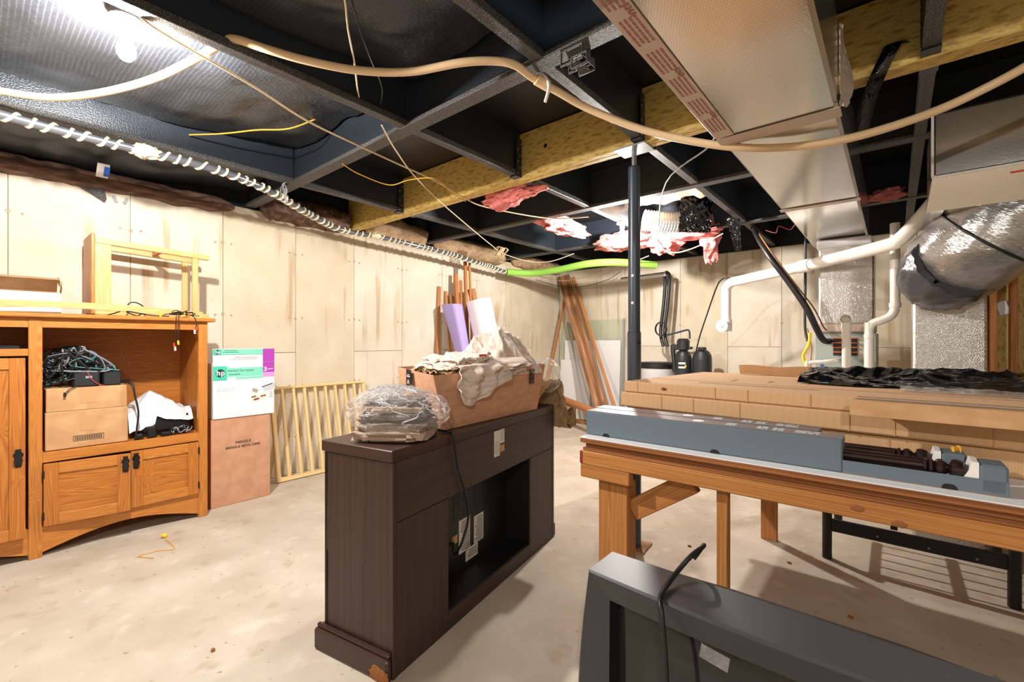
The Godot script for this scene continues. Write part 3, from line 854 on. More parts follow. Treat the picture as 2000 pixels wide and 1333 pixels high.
	cable("electric_wire", "thin white wire with a knotted coil hanging toward the far corner", "wire", [Vector3(-2.140, 2.430, -1.433), Vector3(-2.296, 2.410, -1.626), Vector3(-2.512, 2.380, -1.945), Vector3(-2.765, 2.360, -2.394), Vector3(-3.030, 2.360, -2.868), Vector3(-3.45, 2.33, -3.722), Vector3(-3.70, 2.33, -4.25), Vector3(-3.64, 2.29, -4.70), Vector3(-3.384, 2.28, -4.80), Vector3(-3.101, 2.36, -4.90)], 0.0045, M.romex, 6, g)
	var cl := []
	for i in 90:
		var t := i * 0.55
		cl.append(Vector3(-3.60, 2.315, -4.05) + Vector3(cos(t) * (0.05 + 0.03 * sin(i * 1.7)), sin(t * 1.03) * 0.055, sin(t * 0.37) * 0.06))
	var cb := MB.new(); cb.tube(smooth(cl, 2), 0.004, 5)
	solo("wire_coil", "small knotted coil of white wire hanging near the far corner", "wire", cb, M.romex, g)
	cable("electric_wire", "pinkish wire dangling from the fabric at the top of the picture", "wire", [Vector3(-1.52, 2.55, -0.85), Vector3(-1.56, 2.50, -0.89), Vector3(-1.625, 2.460, -0.938), Vector3(-1.753, 2.435, -1.040), Vector3(-1.93, 2.445, -1.16), Vector3(-2.045, 2.47, -1.24)], 0.0035, M.romex, 6, g)
	cable("electric_wire", "dark thin wire dangling beside the pinkish wire at the top", "wire", [Vector3(-1.50, 2.55, -0.86), Vector3(-1.56, 2.49, -0.93), Vector3(-1.68, 2.45, -1.06), Vector3(-1.85, 2.45, -1.24), Vector3(-2.045, 2.475, -1.36)], 0.003, M.rubber, 6, g)
	cable("electric_wire", "yellow stapled wire end lying on the black fabric at left", "wire", [Vector3(-3.42, 2.56, -0.88), Vector3(-3.2, 2.545, -1.0), Vector3(-3.0, 2.55, -1.12), Vector3(-2.85, 2.56, -1.25), Vector3(-2.78, 2.66, -1.40)], 0.0045, M.romex_yellow, 6, g)
	cable("electric_wire", "cream wire along the back wall under the green pipe", "wire", [Vector3(-4.1, 2.33, -4.6), Vector3(-3.7, 2.12, -5.3), Vector3(-3.2, 2.13, -5.4), Vector3(-2.6, 2.18, -5.2), Vector3(-2.2, 2.25, -5.1)], 0.005, M.romex, 6, g)
	cable("electric_wire", "dark drooping wire above the leaning planks in the corner", "wire", [Vector3(-4.25, 2.20, -5.6), Vector3(-4.05, 2.12, -6.0), Vector3(-3.7, 2.10, -6.1), Vector3(-3.3, 2.16, -6.1), Vector3(-3.05, 2.27, -6.1)], 0.004, M.rubber, 6, g)
	cable("electric_wire", "cream looped wire below the black plastic flap", "wire", [Vector3(-1.98, 2.35, -4.7), Vector3(-1.92, 2.25, -4.75), Vector3(-1.78, 2.19, -4.8), Vector3(-1.6, 2.21, -4.8), Vector3(-1.42, 2.27, -4.8), Vector3(-1.3, 2.32, -4.8)], 0.006, M.romex, 6, g)
	cable("electric_wire", "grey cable looped over the far black beam beside the column", "wire", [Vector3(-0.72, 2.43, -2.45), Vector3(-0.80, 2.38, -2.72), Vector3(-1.25, 2.39, -3.2), Vector3(-1.72, 2.30, -4.2), Vector3(-1.84, 2.25, -4.5)], 0.005, M.wire_grey, 7, g)
	cable("electric_wire", "red thermostat wire tangle by the supply duct elbow", "wire", [Vector3(-1.0, 2.38, -5.2), Vector3(-0.9, 2.33, -5.15), Vector3(-0.85, 2.36, -5.0), Vector3(-0.75, 2.30, -4.95), Vector3(-0.68, 2.31, -4.8), Vector3(-0.60, 2.27, -4.7)], 0.004, M.wire_red, 6, g)
	# twist of loose wires on the near beam
	var wb := MB.new()
	for i in 7:
		var q := Vector3(-3.50, 2.45, -1.52)
		wb.tube(smooth([q, q + Vector3(rng.randf_range(-0.02, 0.04), -0.02, 0.03), q + Vector3(rng.randf_range(-0.04, 0.08), -0.07, 0.05 * rng.randf()), q + Vector3(rng.randf_range(-0.02, 0.12), -0.13 - 0.06 * rng.randf(), 0.03)], 5), 0.0028, 5)
	solo("wire_bundle", "bundle of loose grey wires hanging from the near black beam at left", "wire", wb, M.wire_grey)

# ---------------------------------------------------------------- ducts and plant
func foil_box(o: Node3D, called: String, a: Vector3, c: Vector3, m: Material):
	var b := MB.new(); b.span(a, c, 0.012)
	part(o, called, b, m)

func make_ducts():
	var o := thing("supply_duct", "large foil wrapped rectangular supply duct running overhead toward the furnace", "duct", Vector3(-0.36, 2.10, -1.6))
	foil_box(o, "section", Vector3(-0.57, 2.10, -2.06), Vector3(-0.155, 2.42, 1.2), M.foil_warm)
	foil_box(o, "section", Vector3(-0.566, 2.102, -3.40), Vector3(-0.158, 2.418, -2.064), M.foil)
	foil_box(o, "section", Vector3(-0.563, 2.104, -4.98), Vector3(-0.162, 2.416, -3.404), M.foil)
	var b := MB.new()
	b.span(Vector3(-0.572, 2.094, -2.10), Vector3(-0.148, 2.098, -2.01), 0.001)
	b.span(Vector3(-0.569, 2.096, -3.43), Vector3(-0.152, 2.0995, -3.37), 0.001)
	b.span(Vector3(-0.572, 2.0945, -2.0), Vector3(-0.50, 2.0985, 1.0), 0.001)
	b.span(Vector3(-0.572, 2.0945, -1.03), Vector3(-0.155, 2.0985, -0.93), 0.001)
	part(o, "foil_tape", b, M.foil_tape)
	# tape print, row after row of small red letters
	var rb := Basis(Vector3(0, 0, -1), Vector3(1, 0, 0), Vector3(0, -1, 0))
	var cbs := Basis(Vector3(1, 0, 0), Vector3(0, 0, 1), Vector3(0, -1, 0))
	for i in 6: scribble(o, Transform3D(rb, Vector3(-0.535, 2.0942, -0.99 - 0.175 * i)), 0.13, 0.055, 4, M.print_red, "tape_print")
	scribble(o, Transform3D(cbs, Vector3(-0.40, 2.0942, -0.98)), 0.26, 0.06, 4, M.print_red, "tape_print")
	for i in 4: words(o, "324A", 0.024, Transform3D(rb, Vector3(-0.515, 2.0937, -1.075 - 0.35 * i)), M.print_red, true, false, "tape_lettering")
	for i in 2: words(o, "324A", 0.024, Transform3D(cbs, Vector3(-0.24, 2.0937, -0.96 - 0.045 * i)), M.print_red, true, false, "tape_lettering")
	# torn corner of the wrap
	var nt := noise(2.0, 161, 3, true)
	var f := func(u: float, w: float) -> Vector3: return Vector3(-0.148 + 0.02 * u + 0.03 * u * sin(w * 5.0) * 0.5, lerpf(2.10, 2.40, w), -2.02 - 0.06 * u * (0.4 + sin(w * PI)) + 0.02 * nt.get_noise_2d(u * 2, w * 3))
	b = MB.new(); b.sheet(6, 20, f, 0.003, Vector3(1, 0, 0.3))
	part(o, "torn_wrap", b, M.foil_tape)
	# a drop to the furnace
	var s := thing("supply_plenum", "upright quilted foil duct dropping onto the furnace", "duct", Vector3(-0.31, 1.32, -4.8))
	foil_box(s, "drop", Vector3(-0.485, 1.385, -4.98), Vector3(-0.12, 2.05, -4.585), M.foil_quilt)
	foil_box(s, "collar", Vector3(-0.495, 1.318, -4.99), Vector3(-0.11, 1.392, -4.575), M.foil_tape)
	foil_box(s, "boot", Vector3(-0.50, 2.02, -4.99), Vector3(-0.13, 2.094, -4.57), M.white_board)
	# return side
	var r := thing("return_duct", "wide foil wrapped return duct hanging right of the joist", "duct", Vector3(0.6, 1.93, -3.45))
	foil_box(r, "trunk", Vector3(0.153, 2.09, -3.72), Vector3(1.3, 2.42, -3.18), M.foil_warm)
	b = MB.new()
	var A := [Vector3(0.153, 2.088, -3.18), Vector3(1.3, 2.088, -3.18), Vector3(1.3, 2.088, -3.72), Vector3(0.153, 2.088, -3.72)]
	var B := [Vector3(0.128, 1.925, -3.22), Vector3(1.3, 1.925, -3.22), Vector3(1.3, 1.925, -3.72), Vector3(0.128, 1.925, -3.72)]
	b.quad(A[0], A[1], B[1], B[0], Vector3(0, 0, 1)); b.quad(A[3], A[0], B[0], B[3], Vector3(-1, 0, 0)); b.quad(A[1], A[2], B[2], B[1], Vector3(1, 0, 0)); b.quad(A[2], A[3], B[3], B[2], Vector3(0, 0, -1)); b.quad(B[0], B[1], B[2], B[3], Vector3.DOWN)
	part(r, "taper", b, M.foil_warm)
	b = MB.new(); b.span(Vector3(0.148, 2.084, -3.178), Vector3(1.3, 2.096, -3.172), 0.002)
	b.span(Vector3(0.146, 2.09, -3.176), Vector3(0.157, 2.42, -3.172), 0.002)
	part(r, "edge_tape", b, M.white_board)
	b = MB.new(); b.box(Vector3(0.46, 2.06, -3.188), Vector3(0.07, 0.02, 0.002), 0.0)
	part(r, "red_label", b, M.red)
	# insulated round flex elbow
	var fx := thing("flex_duct", "fat silver insulated flexible duct elbow strapped below the return duct", "duct", Vector3(0.3, 1.5, -3.5))
	var path := smooth([Vector3(0.54, 2.00, -3.47), Vector3(0.47, 1.91, -3.45), Vector3(0.38, 1.80, -3.45), Vector3(0.30, 1.72, -3.52), Vector3(0.26, 1.69, -3.64)], 14)
	var nf := noise(3.0, 171, 4)
	b = _wrinkled(path, 0.235, nf, 0.03)
	part(fx, "sleeve", b, M.flex)
	b = _wrinkled(smooth([Vector3(0.27, 1.685, -3.44), Vector3(0.225, 1.645, -3.55), Vector3(0.22, 1.64, -3.76)], 10), 0.205, noise(4.0, 172, 4), 0.05)
	part(fx, "collar_wrap", b, M.flex_dark)
	var ring := []
	var pc := path[28] as Vector3
	var pt := ((path[29] as Vector3) - pc).normalized()
	var px := pt.cross(Vector3.UP).normalized()
	var py := px.cross(pt)
	for i in 41:
		ring.append(pc + (px * cos(TAU * i / 40.0) + py * sin(TAU * i / 40.0)) * 0.241)
	b = MB.new(); b.tube(ring, 0.007, 6, false)
	part(fx, "strap", b, M.rubber)
	var p := thing("return_plenum", "upright foil wrapped return plenum beneath the flexible duct elbow", "duct", Vector3(0.25, 0, -3.95))
	foil_box(p, "drop", Vector3(0.09, 0.0, -4.15), Vector3(0.41, 1.86, -3.75), M.foil_quilt)

func _wrinkled(path: Array, r: float, nf: FastNoiseLite, amp: float) -> MB:
	var b := MB.new()
	var k := path.size()
	var rows := []
	var prev := ((path[1] as Vector3) - (path[0] as Vector3)).normalized()
	var nx := prev.cross(Vector3.UP).normalized()
	for i in k:
		var tg: Vector3 = (path[mini(i + 1, k - 1)] - path[maxi(i - 1, 0)]).normalized()
		nx = (nx - tg * nx.dot(tg)).normalized()
		var ny := tg.cross(nx)
		var row := []
		var endk := 1.0
		if i == 0 or i == k - 1: endk = 0.82
		for s in 48:
			var an := TAU * s / 48
			var d := nx * cos(an) + ny * sin(an)
			var rr := r * endk * (1.0 + amp * 2.0 * nf.get_noise_3d(cos(an) * 0.9, sin(an) * 0.9, i * 0.03) + amp * 0.6 * nf.get_noise_3d(cos(an) * 6.0, sin(an) * 6.0, i * 0.02))
			row.append(path[i] + d * rr)
		rows.append(row)
	var f := func(u: float, w: float) -> Vector3: return rows[int(round(w * (k - 1)))][int(round(u * 48)) % 48]
	b.sheet(48, k - 1, f, 0.0, Vector3.UP)
	for i in range(0, b.v.size(), 3):
		for j in 3:
			var best := 1e9
			var o := Vector3.UP
			for q in range(0, k, 4):
				var dd := b.v[i + j].distance_squared_to(path[q])
				if dd < best: best = dd; o = b.v[i + j] - path[q]
			if b.n[i + j].dot(o) < 0.0: b.n[i + j] = -b.n[i + j]
		if (b.v[i + 1] - b.v[i]).cross(b.v[i + 2] - b.v[i]).dot(b.n[i] + b.n[i + 1] + b.n[i + 2]) > 0.0:
			var s := b.v[i + 1]; b.v[i + 1] = b.v[i + 2]; b.v[i + 2] = s
			var q := b.n[i + 1]; b.n[i + 1] = b.n[i + 2]; b.n[i + 2] = q
	return b

func make_plant():
	var o := thing("furnace", "pale grey green furnace cabinet under the quilted foil duct", "furnace", Vector3(-0.31, 0, -4.88))
	var b := MB.new(); b.span(Vector3(-0.515, 0, -5.2), Vector3(-0.105, 1.316, -4.59), 0.006)
	part(o, "cabinet", b, M.furnace)
	b = MB.new(); b.span(Vector3(-0.50, 0.03, -4.592), Vector3(-0.125, 0.80, -4.575), 0.004)
	part(o, "lower_door", b, M.furnace)
	b = MB.new(); b.span(Vector3(-0.385, 1.13, -4.592), Vector3(-0.225, 1.275, -4.584), 0.001)
	var gr := part(o, "burner_opening", b, M.black)
	for i in 4:
		b = MB.new(); b.span(Vector3(-0.387, 1.155 + i * 0.038, -4.584), Vector3(-0.223, 1.163 + i * 0.038, -4.579), 0.001)
		part(gr, "burner_bar", b, M.orange)
	b = MB.new(); b.span(Vector3(-0.215, 1.10, -4.59), Vector3(-0.145, 1.27, -4.587), 0.0)
	part(o, "rating_label", b, M.paper)
	for yy in [1.045, 1.085]:
		b = MB.new(); b.lathe([[0.012, 0], [0.011, 0.003], [0.001, 0.003]], 14, Transform3D(Basis(Vector3(1, 0, 0), PI / 2), Vector3(-0.462, yy, -4.588)))
		part(o, "knockout_cap", b, M.blue)
	# white vent pipes standing in front of the furnace
	var v := thing("vent_pipe", "short open white vent pipe stub in front of the furnace", "pipe", Vector3(-0.282, 0.0, -4.42), "white plastic pipes")
	b = MB.new(); b.tube([Vector3(-0.286, 0.0, -4.42), Vector3(-0.286, 1.36, -4.42)], 0.03, 16)
	part(v, "pipe", b, M.pvc)
	b = MB.new(); b.tube([Vector3(-0.286, 1.34, -4.42), Vector3(-0.286, 1.385, -4.42), Vector3(-0.287, 1.41, -4.405), Vector3(-0.29, 1.425, -4.37)], 0.034, 16, false)
	part(v, "elbow", b, M.pvc)
	b = MB.new(); b.tube([Vector3(-0.286, 1.39, -4.42), Vector3(-0.29, 1.42, -4.385)], 0.029, 14)
	part(v, "mouth", b, M.paper)
	v = thing("vent_pipe", "white vent pipe with offset bends rising right of the furnace", "pipe", Vector3(-0.14, 0.0, -4.38), "white plastic pipes")
	b = MB.new(); b.tube(smooth([Vector3(-0.145, 0.0, -4.38), Vector3(-0.145, 1.28, -4.38), Vector3(-0.143, 1.34, -4.38), Vector3(-0.12, 1.385, -4.38), Vector3(-0.06, 1.41, -4.38), Vector3(-0.015, 1.44, -4.38), Vector3(0.004, 1.49, -4.38), Vector3(0.006, 1.56, -4.38), Vector3(0.006, 2.12, -4.38)], 6), 0.03, 16)
	part(v, "pipe", b, M.pvc)
	for q in [[Vector3(0.006, 1.50, -4.38), 0.036], [Vector3(-0.145, 1.27, -4.38), 0.034]]:
		b = MB.new(); b.tube([q[0], q[0] + Vector3(0, 0.032, 0)], q[1], 16)
		part(v, "coupling", b, M.pvc)
	# drain line
	v = thing("drain_pipe", "thick white drain pipe with a capped clean-out sloping past the foil duct", "pipe", Vector3(-1.33, 1.35, -5.0), "white plastic pipes")
	var s := Vector3(-1.325, 1.80, -5.0)
	b = MB.new(); b.tube(smooth([Vector3(-1.325, 1.47, -5.0), Vector3(-1.325, 1.74, -5.0), Vector3(-1.315, 1.80, -4.99), Vector3(-1.26, 1.845, -4.96), Vector3(-1.15, 1.855, -4.90), Vector3(-0.55, 1.885, -4.50), Vector3(-0.05, 1.925, -4.16), Vector3(0.03, 1.95, -4.10), Vector3(0.085, 2.0, -4.05), Vector3(0.17, 2.10, -3.98), Vector3(0.26, 2.22, -3.92)], 6), 0.047, 18)
	part(v, "pipe", b, M.pvc)
	b = MB.new(); b.tube([Vector3(-1.325, 1.47, -5.0), Vector3(-1.325, 1.35, -5.0)], 0.056, 18); b.tube([Vector3(-1.325, 1.405, -5.02), Vector3(-1.34, 1.405, -4.92)], 0.058, 18)
	part(v, "fitting", b, M.pvc)
	b = MB.new(); b.tube([Vector3(-0.62, 1.8815, -4.547), Vector3(-0.53, 1.886, -4.487)], 0.054, 18)
	part(v, "coupling", b, M.pvc)
	b = MB.new(); b.tube([Vector3(-1.338, 1.405, -4.925), Vector3(-1.342, 1.405, -4.905)], 0.062, 18); b.box(Vector3(-1.343, 1.405, -4.90), Vector3(0.035, 0.02, 0.02), 0.003)
	part(v, "cleanout_cap", b, M.pvc_cap)
	# insulated line, condensate, gas line
	cable("refrigerant_line", "thick black insulated line dropping diagonally to the furnace coil", "hose", [Vector3(-1.08, 2.40, -5.0), Vector3(-0.93, 2.17, -4.55), Vector3(-0.80, 1.96, -4.33), Vector3(-0.665, 1.74, -4.33), Vector3(-0.545, 1.525, -4.34), Vector3(-0.48, 1.36, -4.37), Vector3(-0.445, 1.27, -4.42), Vector3(-0.42, 1.245, -4.50), Vector3(-0.41, 1.25, -4.588)], 0.024, M.rubber, 12)
	cable("copper_line", "thin copper line following the black insulated line", "pipe", [Vector3(-1.05, 2.38, -4.99), Vector3(-0.90, 2.17, -4.50), Vector3(-0.765, 1.96, -4.31), Vector3(-0.62, 1.72, -4.33), Vector3(-0.50, 1.52, -4.40), Vector3(-0.45, 1.38, -4.5), Vector3(-0.43, 1.34, -4.57)], 0.006, M.plank, 8)
	cable("condensate_pipe", "thin white condensate pipe beside the furnace base", "pipe", [Vector3(-0.545, 0.7, -4.40), Vector3(-0.545, 1.05, -4.40), Vector3(-0.535, 1.07, -4.40), Vector3(-0.50, 1.075, -4.40), Vector3(-0.37, 1.09, -4.42), Vector3(-0.34, 1.09, -4.57)], 0.016, M.pvc, 12, "white plastic pipes")
	cable("gas_line", "yellow gas line hanging left of the furnace", "pipe", [Vector3(-0.55, 1.32, -4.62), Vector3(-0.56, 1.22, -4.62), Vector3(-0.60, 1.12, -4.62), Vector3(-0.575, 1.02, -4.62), Vector3(-0.56, 0.9, -4.62), Vector3(-0.56, 0.6, -4.62)], 0.012, M.yellow, 8)
	cable("black_conduit", "upright black conduit left of the quilted foil duct", "pipe", [Vector3(-0.60, 2.38, -4.75), Vector3(-0.60, 1.9, -4.75), Vector3(-0.60, 1.4, -4.72), Vector3(-0.575, 1.25, -4.68)], 0.011, M.rubber, 8)
	cable("signal_wire", "brown wire hanging beside the gas line", "wire", [Vector3(-0.575, 1.36, -4.66), Vector3(-0.545, 1.2, -4.66), Vector3(-0.55, 1.05, -4.66), Vector3(-0.54, 0.8, -4.66)], 0.006, M.card_tube, 6)
	cable("drain_hose", "thin black hose looping from the softener tank up to the drain pipe", "hose", [Vector3(-1.90, 1.13, -5.85), Vector3(-1.78, 1.30, -5.6), Vector3(-1.62, 1.55, -5.35), Vector3(-1.45, 1.83, -5.12), Vector3(-1.37, 1.895, -5.03), Vector3(-1.31, 1.90, -5.0), Vector3(-1.27, 1.885, -4.975)], 0.008, M.rubber, 8)
	# water softener group by the back wall
	var bt := thing("brine_tank", "round pale grey brine tank with black lid by the back wall", "tank", Vector3(-2.46, 0, -5.98))
	b = MB.new(); b.lathe([[0.001, 0.0], [0.20, 0.0], [0.215, 0.03], [0.225, 0.90], [0.20, 0.91]], 28, Transform3D(Basis.IDENTITY, bt.position))
	part(bt, "tub", b, M.brine)
	b = MB.new(); b.lathe([[0.232, 0.885], [0.236, 0.90], [0.236, 0.945], [0.22, 0.962], [0.001, 0.968]], 28, Transform3D(Basis.IDENTITY, bt.position))
	part(bt, "lid", b, M.black)
	var nt := 0
	for e in [[Vector3(-2.08, 0, -5.9), 0.105, 1.13, "slim black softener tank with a label and control valve"], [Vector3(-1.845, 0, -5.9), 0.115, 1.14, "plain black softener tank with domed top nearest the furnace"]]:
		var t := thing("softener_tank", e[3], "tank", e[0], "black softener tanks")
		var r: float = e[1]
		var h: float = e[2]
		b = MB.new(); b.lathe([[0.001, 0], [r, 0.01], [r, h - 0.12], [r * 0.95, h - 0.07], [r * 0.75, h - 0.025], [r * 0.45, h], [0.001, h + 0.005]], 24, Transform3D(Basis.IDENTITY, e[0]))
		part(t, "vessel", b, M.softener)
		if nt == 0:
			b = MB.new(); b.lathe([[0.05, h], [0.075, h + 0.01], [0.08, h + 0.12], [0.06, h + 0.15], [0.001, h + 0.155]], 18, Transform3D(Basis.IDENTITY, e[0]))
			b.box(e[0] + Vector3(-0.10, h + 0.04, 0.0), Vector3(0.10, 0.07, 0.08), 0.01); b.box(e[0] + Vector3(0.09, h + 0.03, 0.0), Vector3(0.05, 0.035, 0.05), 0.008)
			part(t, "control_valve", b, M.softener)
			b = MB.new(); b.tube([e[0] + Vector3(-0.13, h + 0.06, 0.02), e[0] + Vector3(-0.09, h - 0.28, 0.06)], 0.026, 12)
			part(t, "bypass_tube", b, M.black)
			b = MB.new(); b.box(e[0] + Vector3(0.020, 0.94, 0.1035), Vector3(0.085, 0.075, 0.003), 0.0, Basis(Vector3.UP, 0.2))
			var lb := part(t, "label_sticker", b, M.paper)
			b = MB.new(); b.box(e[0] + Vector3(0.0205, 0.94, 0.1055), Vector3(0.085, 0.026, 0.003), 0.0, Basis(Vector3.UP, 0.2))
			part(lb, "dark_band", b, M.ink)
			b = MB.new(); b.lathe([[0.017, 0], [0.001, 0.002]], 12, Transform3D(Basis(Vector3(1, 0, 0), PI / 2), e[0] + Vector3(0.058, 0.93, 0.099)))
			part(lb, "gold_seal", b, M.leaf_yellow)
		else:
			b = MB.new(); b.lathe([[0.05, h - 0.01], [0.05, h + 0.03], [0.001, h + 0.035]], 16, Transform3D(Basis.IDENTITY, e[0]))
			part(t, "cap", b, M.softener)
		nt += 1
	for q in [[-0.02, "left"], [0.035, "right"]]:
		var dx: float = q[0]
		cable("insulated_pipe", "%s one of the two black insulated pipes dropping to the softener" % q[1], "hose", [Vector3(-2.30, 2.16, -5.9), Vector3(-2.32 + dx, 2.13, -5.95), Vector3(-2.33 + dx, 2.02, -5.98), Vector3(-2.35 + dx, 1.75, -5.98), Vector3(-2.38 + dx, 1.42, -5.96), Vector3(-2.37 + dx, 1.30, -5.94), Vector3(-2.33 + dx, 1.18, -5.92)], 0.023, M.rubber, 10, "black insulated softener pipes")
	cable("softener_loop", "bent dark pipe pair joining the insulated pipes to the softener valve", "pipe", [Vector3(-2.34, 1.36, -5.92), Vector3(-2.30, 1.33, -5.9), Vector3(-2.15, 1.36, -5.88), Vector3(-2.02, 1.39, -5.86), Vector3(-1.99, 1.37, -5.86), Vector3(-1.99, 1.28, -5.88)], 0.012, M.column, 8)
	var ch := []
	for i in 60: ch.append(Vector3(-2.36, 1.41, -5.86) + Vector3(cos(i * 0.5) * 0.075, sin(i * 0.5) * 0.09, 0.02 * sin(i * 0.21)))
	b = MB.new(); b.tube(ch, 0.005, 5)
	solo("cable_coil", "coil of black cable tied to the insulated pipes", "cable", b, M.rubber)
	cable("overhead_pipe", "grey pipe crossing above the insulated softener pipes", "pipe", [Vector3(-2.95, 2.12, -5.9), Vector3(-2.6, 2.13, -5.9), Vector3(-2.31, 2.14, -5.9)], 0.03, M.brine, 10)

# ---------------------------------------------------------------- oak cabinet and what is on it
func pull(o: Node3D, at: Vector3, rot := Basis.IDENTITY):
	# iron drop pull, plate facing +x
	var b := MB.new()
	var pl := PackedVector2Array([Vector2(-0.012, 0.05), Vector2(0.012, 0.05), Vector2(0.012, 0.034), Vector2(0.020, 0.024), Vector2(0.020, 0.012), Vector2(0.012, 0.004), Vector2(0.014, -0.04), Vector2(0.010, -0.05), Vector2(-0.010, -0.05), Vector2(-0.014, -0.04), Vector2(-0.012, 0.004), Vector2(-0.020, 0.012), Vector2(-0.020, 0.024), Vector2(-0.012, 0.034)])
	var xf := Transform3D(rot * Basis(Vector3(0, 0, -1), Vector3(0, 1, 0), Vector3(1, 0, 0)), at)
	b.prism(pl, 0.004, xf)
	b.prism(PackedVector2Array([Vector2(-0.007, 0.03), Vector2(0.007, 0.03), Vector2(0.018, -0.012), Vector2(0.012, -0.03), Vector2(-0.012, -0.03), Vector2(-0.018, -0.012)]), 0.010, Transform3D(xf.basis, at + rot * Vector3(0.008, 0, 0)))
	part(o, "handle", b, M.iron)

func cab_door(o: Node3D, z0: float, z1: float, y0: float, y1: float, hz: float, hy: float, swing := 0.0, hinge := 0.0):
	# frame and panel door in the plane x = -3.76, built flat then swung about a vertical hinge
	var rot := Basis(Vector3.UP, swing)
	var pv := Vector3(-3.762, 0, hinge)
	var put := func(c: Vector3, s: Vector3, bev: float, nm: String, m: Material, par: Node3D) -> MeshInstance3D:
		var b := MB.new()
		b.uo = Vector2(rng.randf() * 2, rng.randf() * 2)
		b.box(pv + rot * (c - pv), s, bev, rot)
		return part(par, nm, b, m)
	var w := 0.062
	var xx := -3.751
	var d: MeshInstance3D = put.call(Vector3(xx - 0.004, (y0 + y1) * 0.5, (z0 + z1) * 0.5), Vector3(0.010, y1 - y0 - 0.04, z0 - z1 - 0.04), 0.001, "door", M.oak, o)
	for zz in [z0 - w * 0.5, z1 + w * 0.5]: put.call(Vector3(xx, (y0 + y1) * 0.5, zz), Vector3(0.02, y1 - y0, w), 0.002, "stile", M.oak, d)
	for yy in [y0 + w * 0.5, y1 - w * 0.5]: put.call(Vector3(xx, yy, (z0 + z1) * 0.5), Vector3(0.02, w, z0 - z1 - 2 * w), 0.002, "rail", M.oak_rail, d)
	pull(d, pv + rot * (Vector3(xx + 0.010, hy, hz) - pv), rot)
	for yy in [y0 + 0.06, y1 - 0.06]: put.call(Vector3(xx + 0.006, yy, hinge), Vector3(0.012, 0.05, 0.010), 0.002, "hinge", M.iron, d)

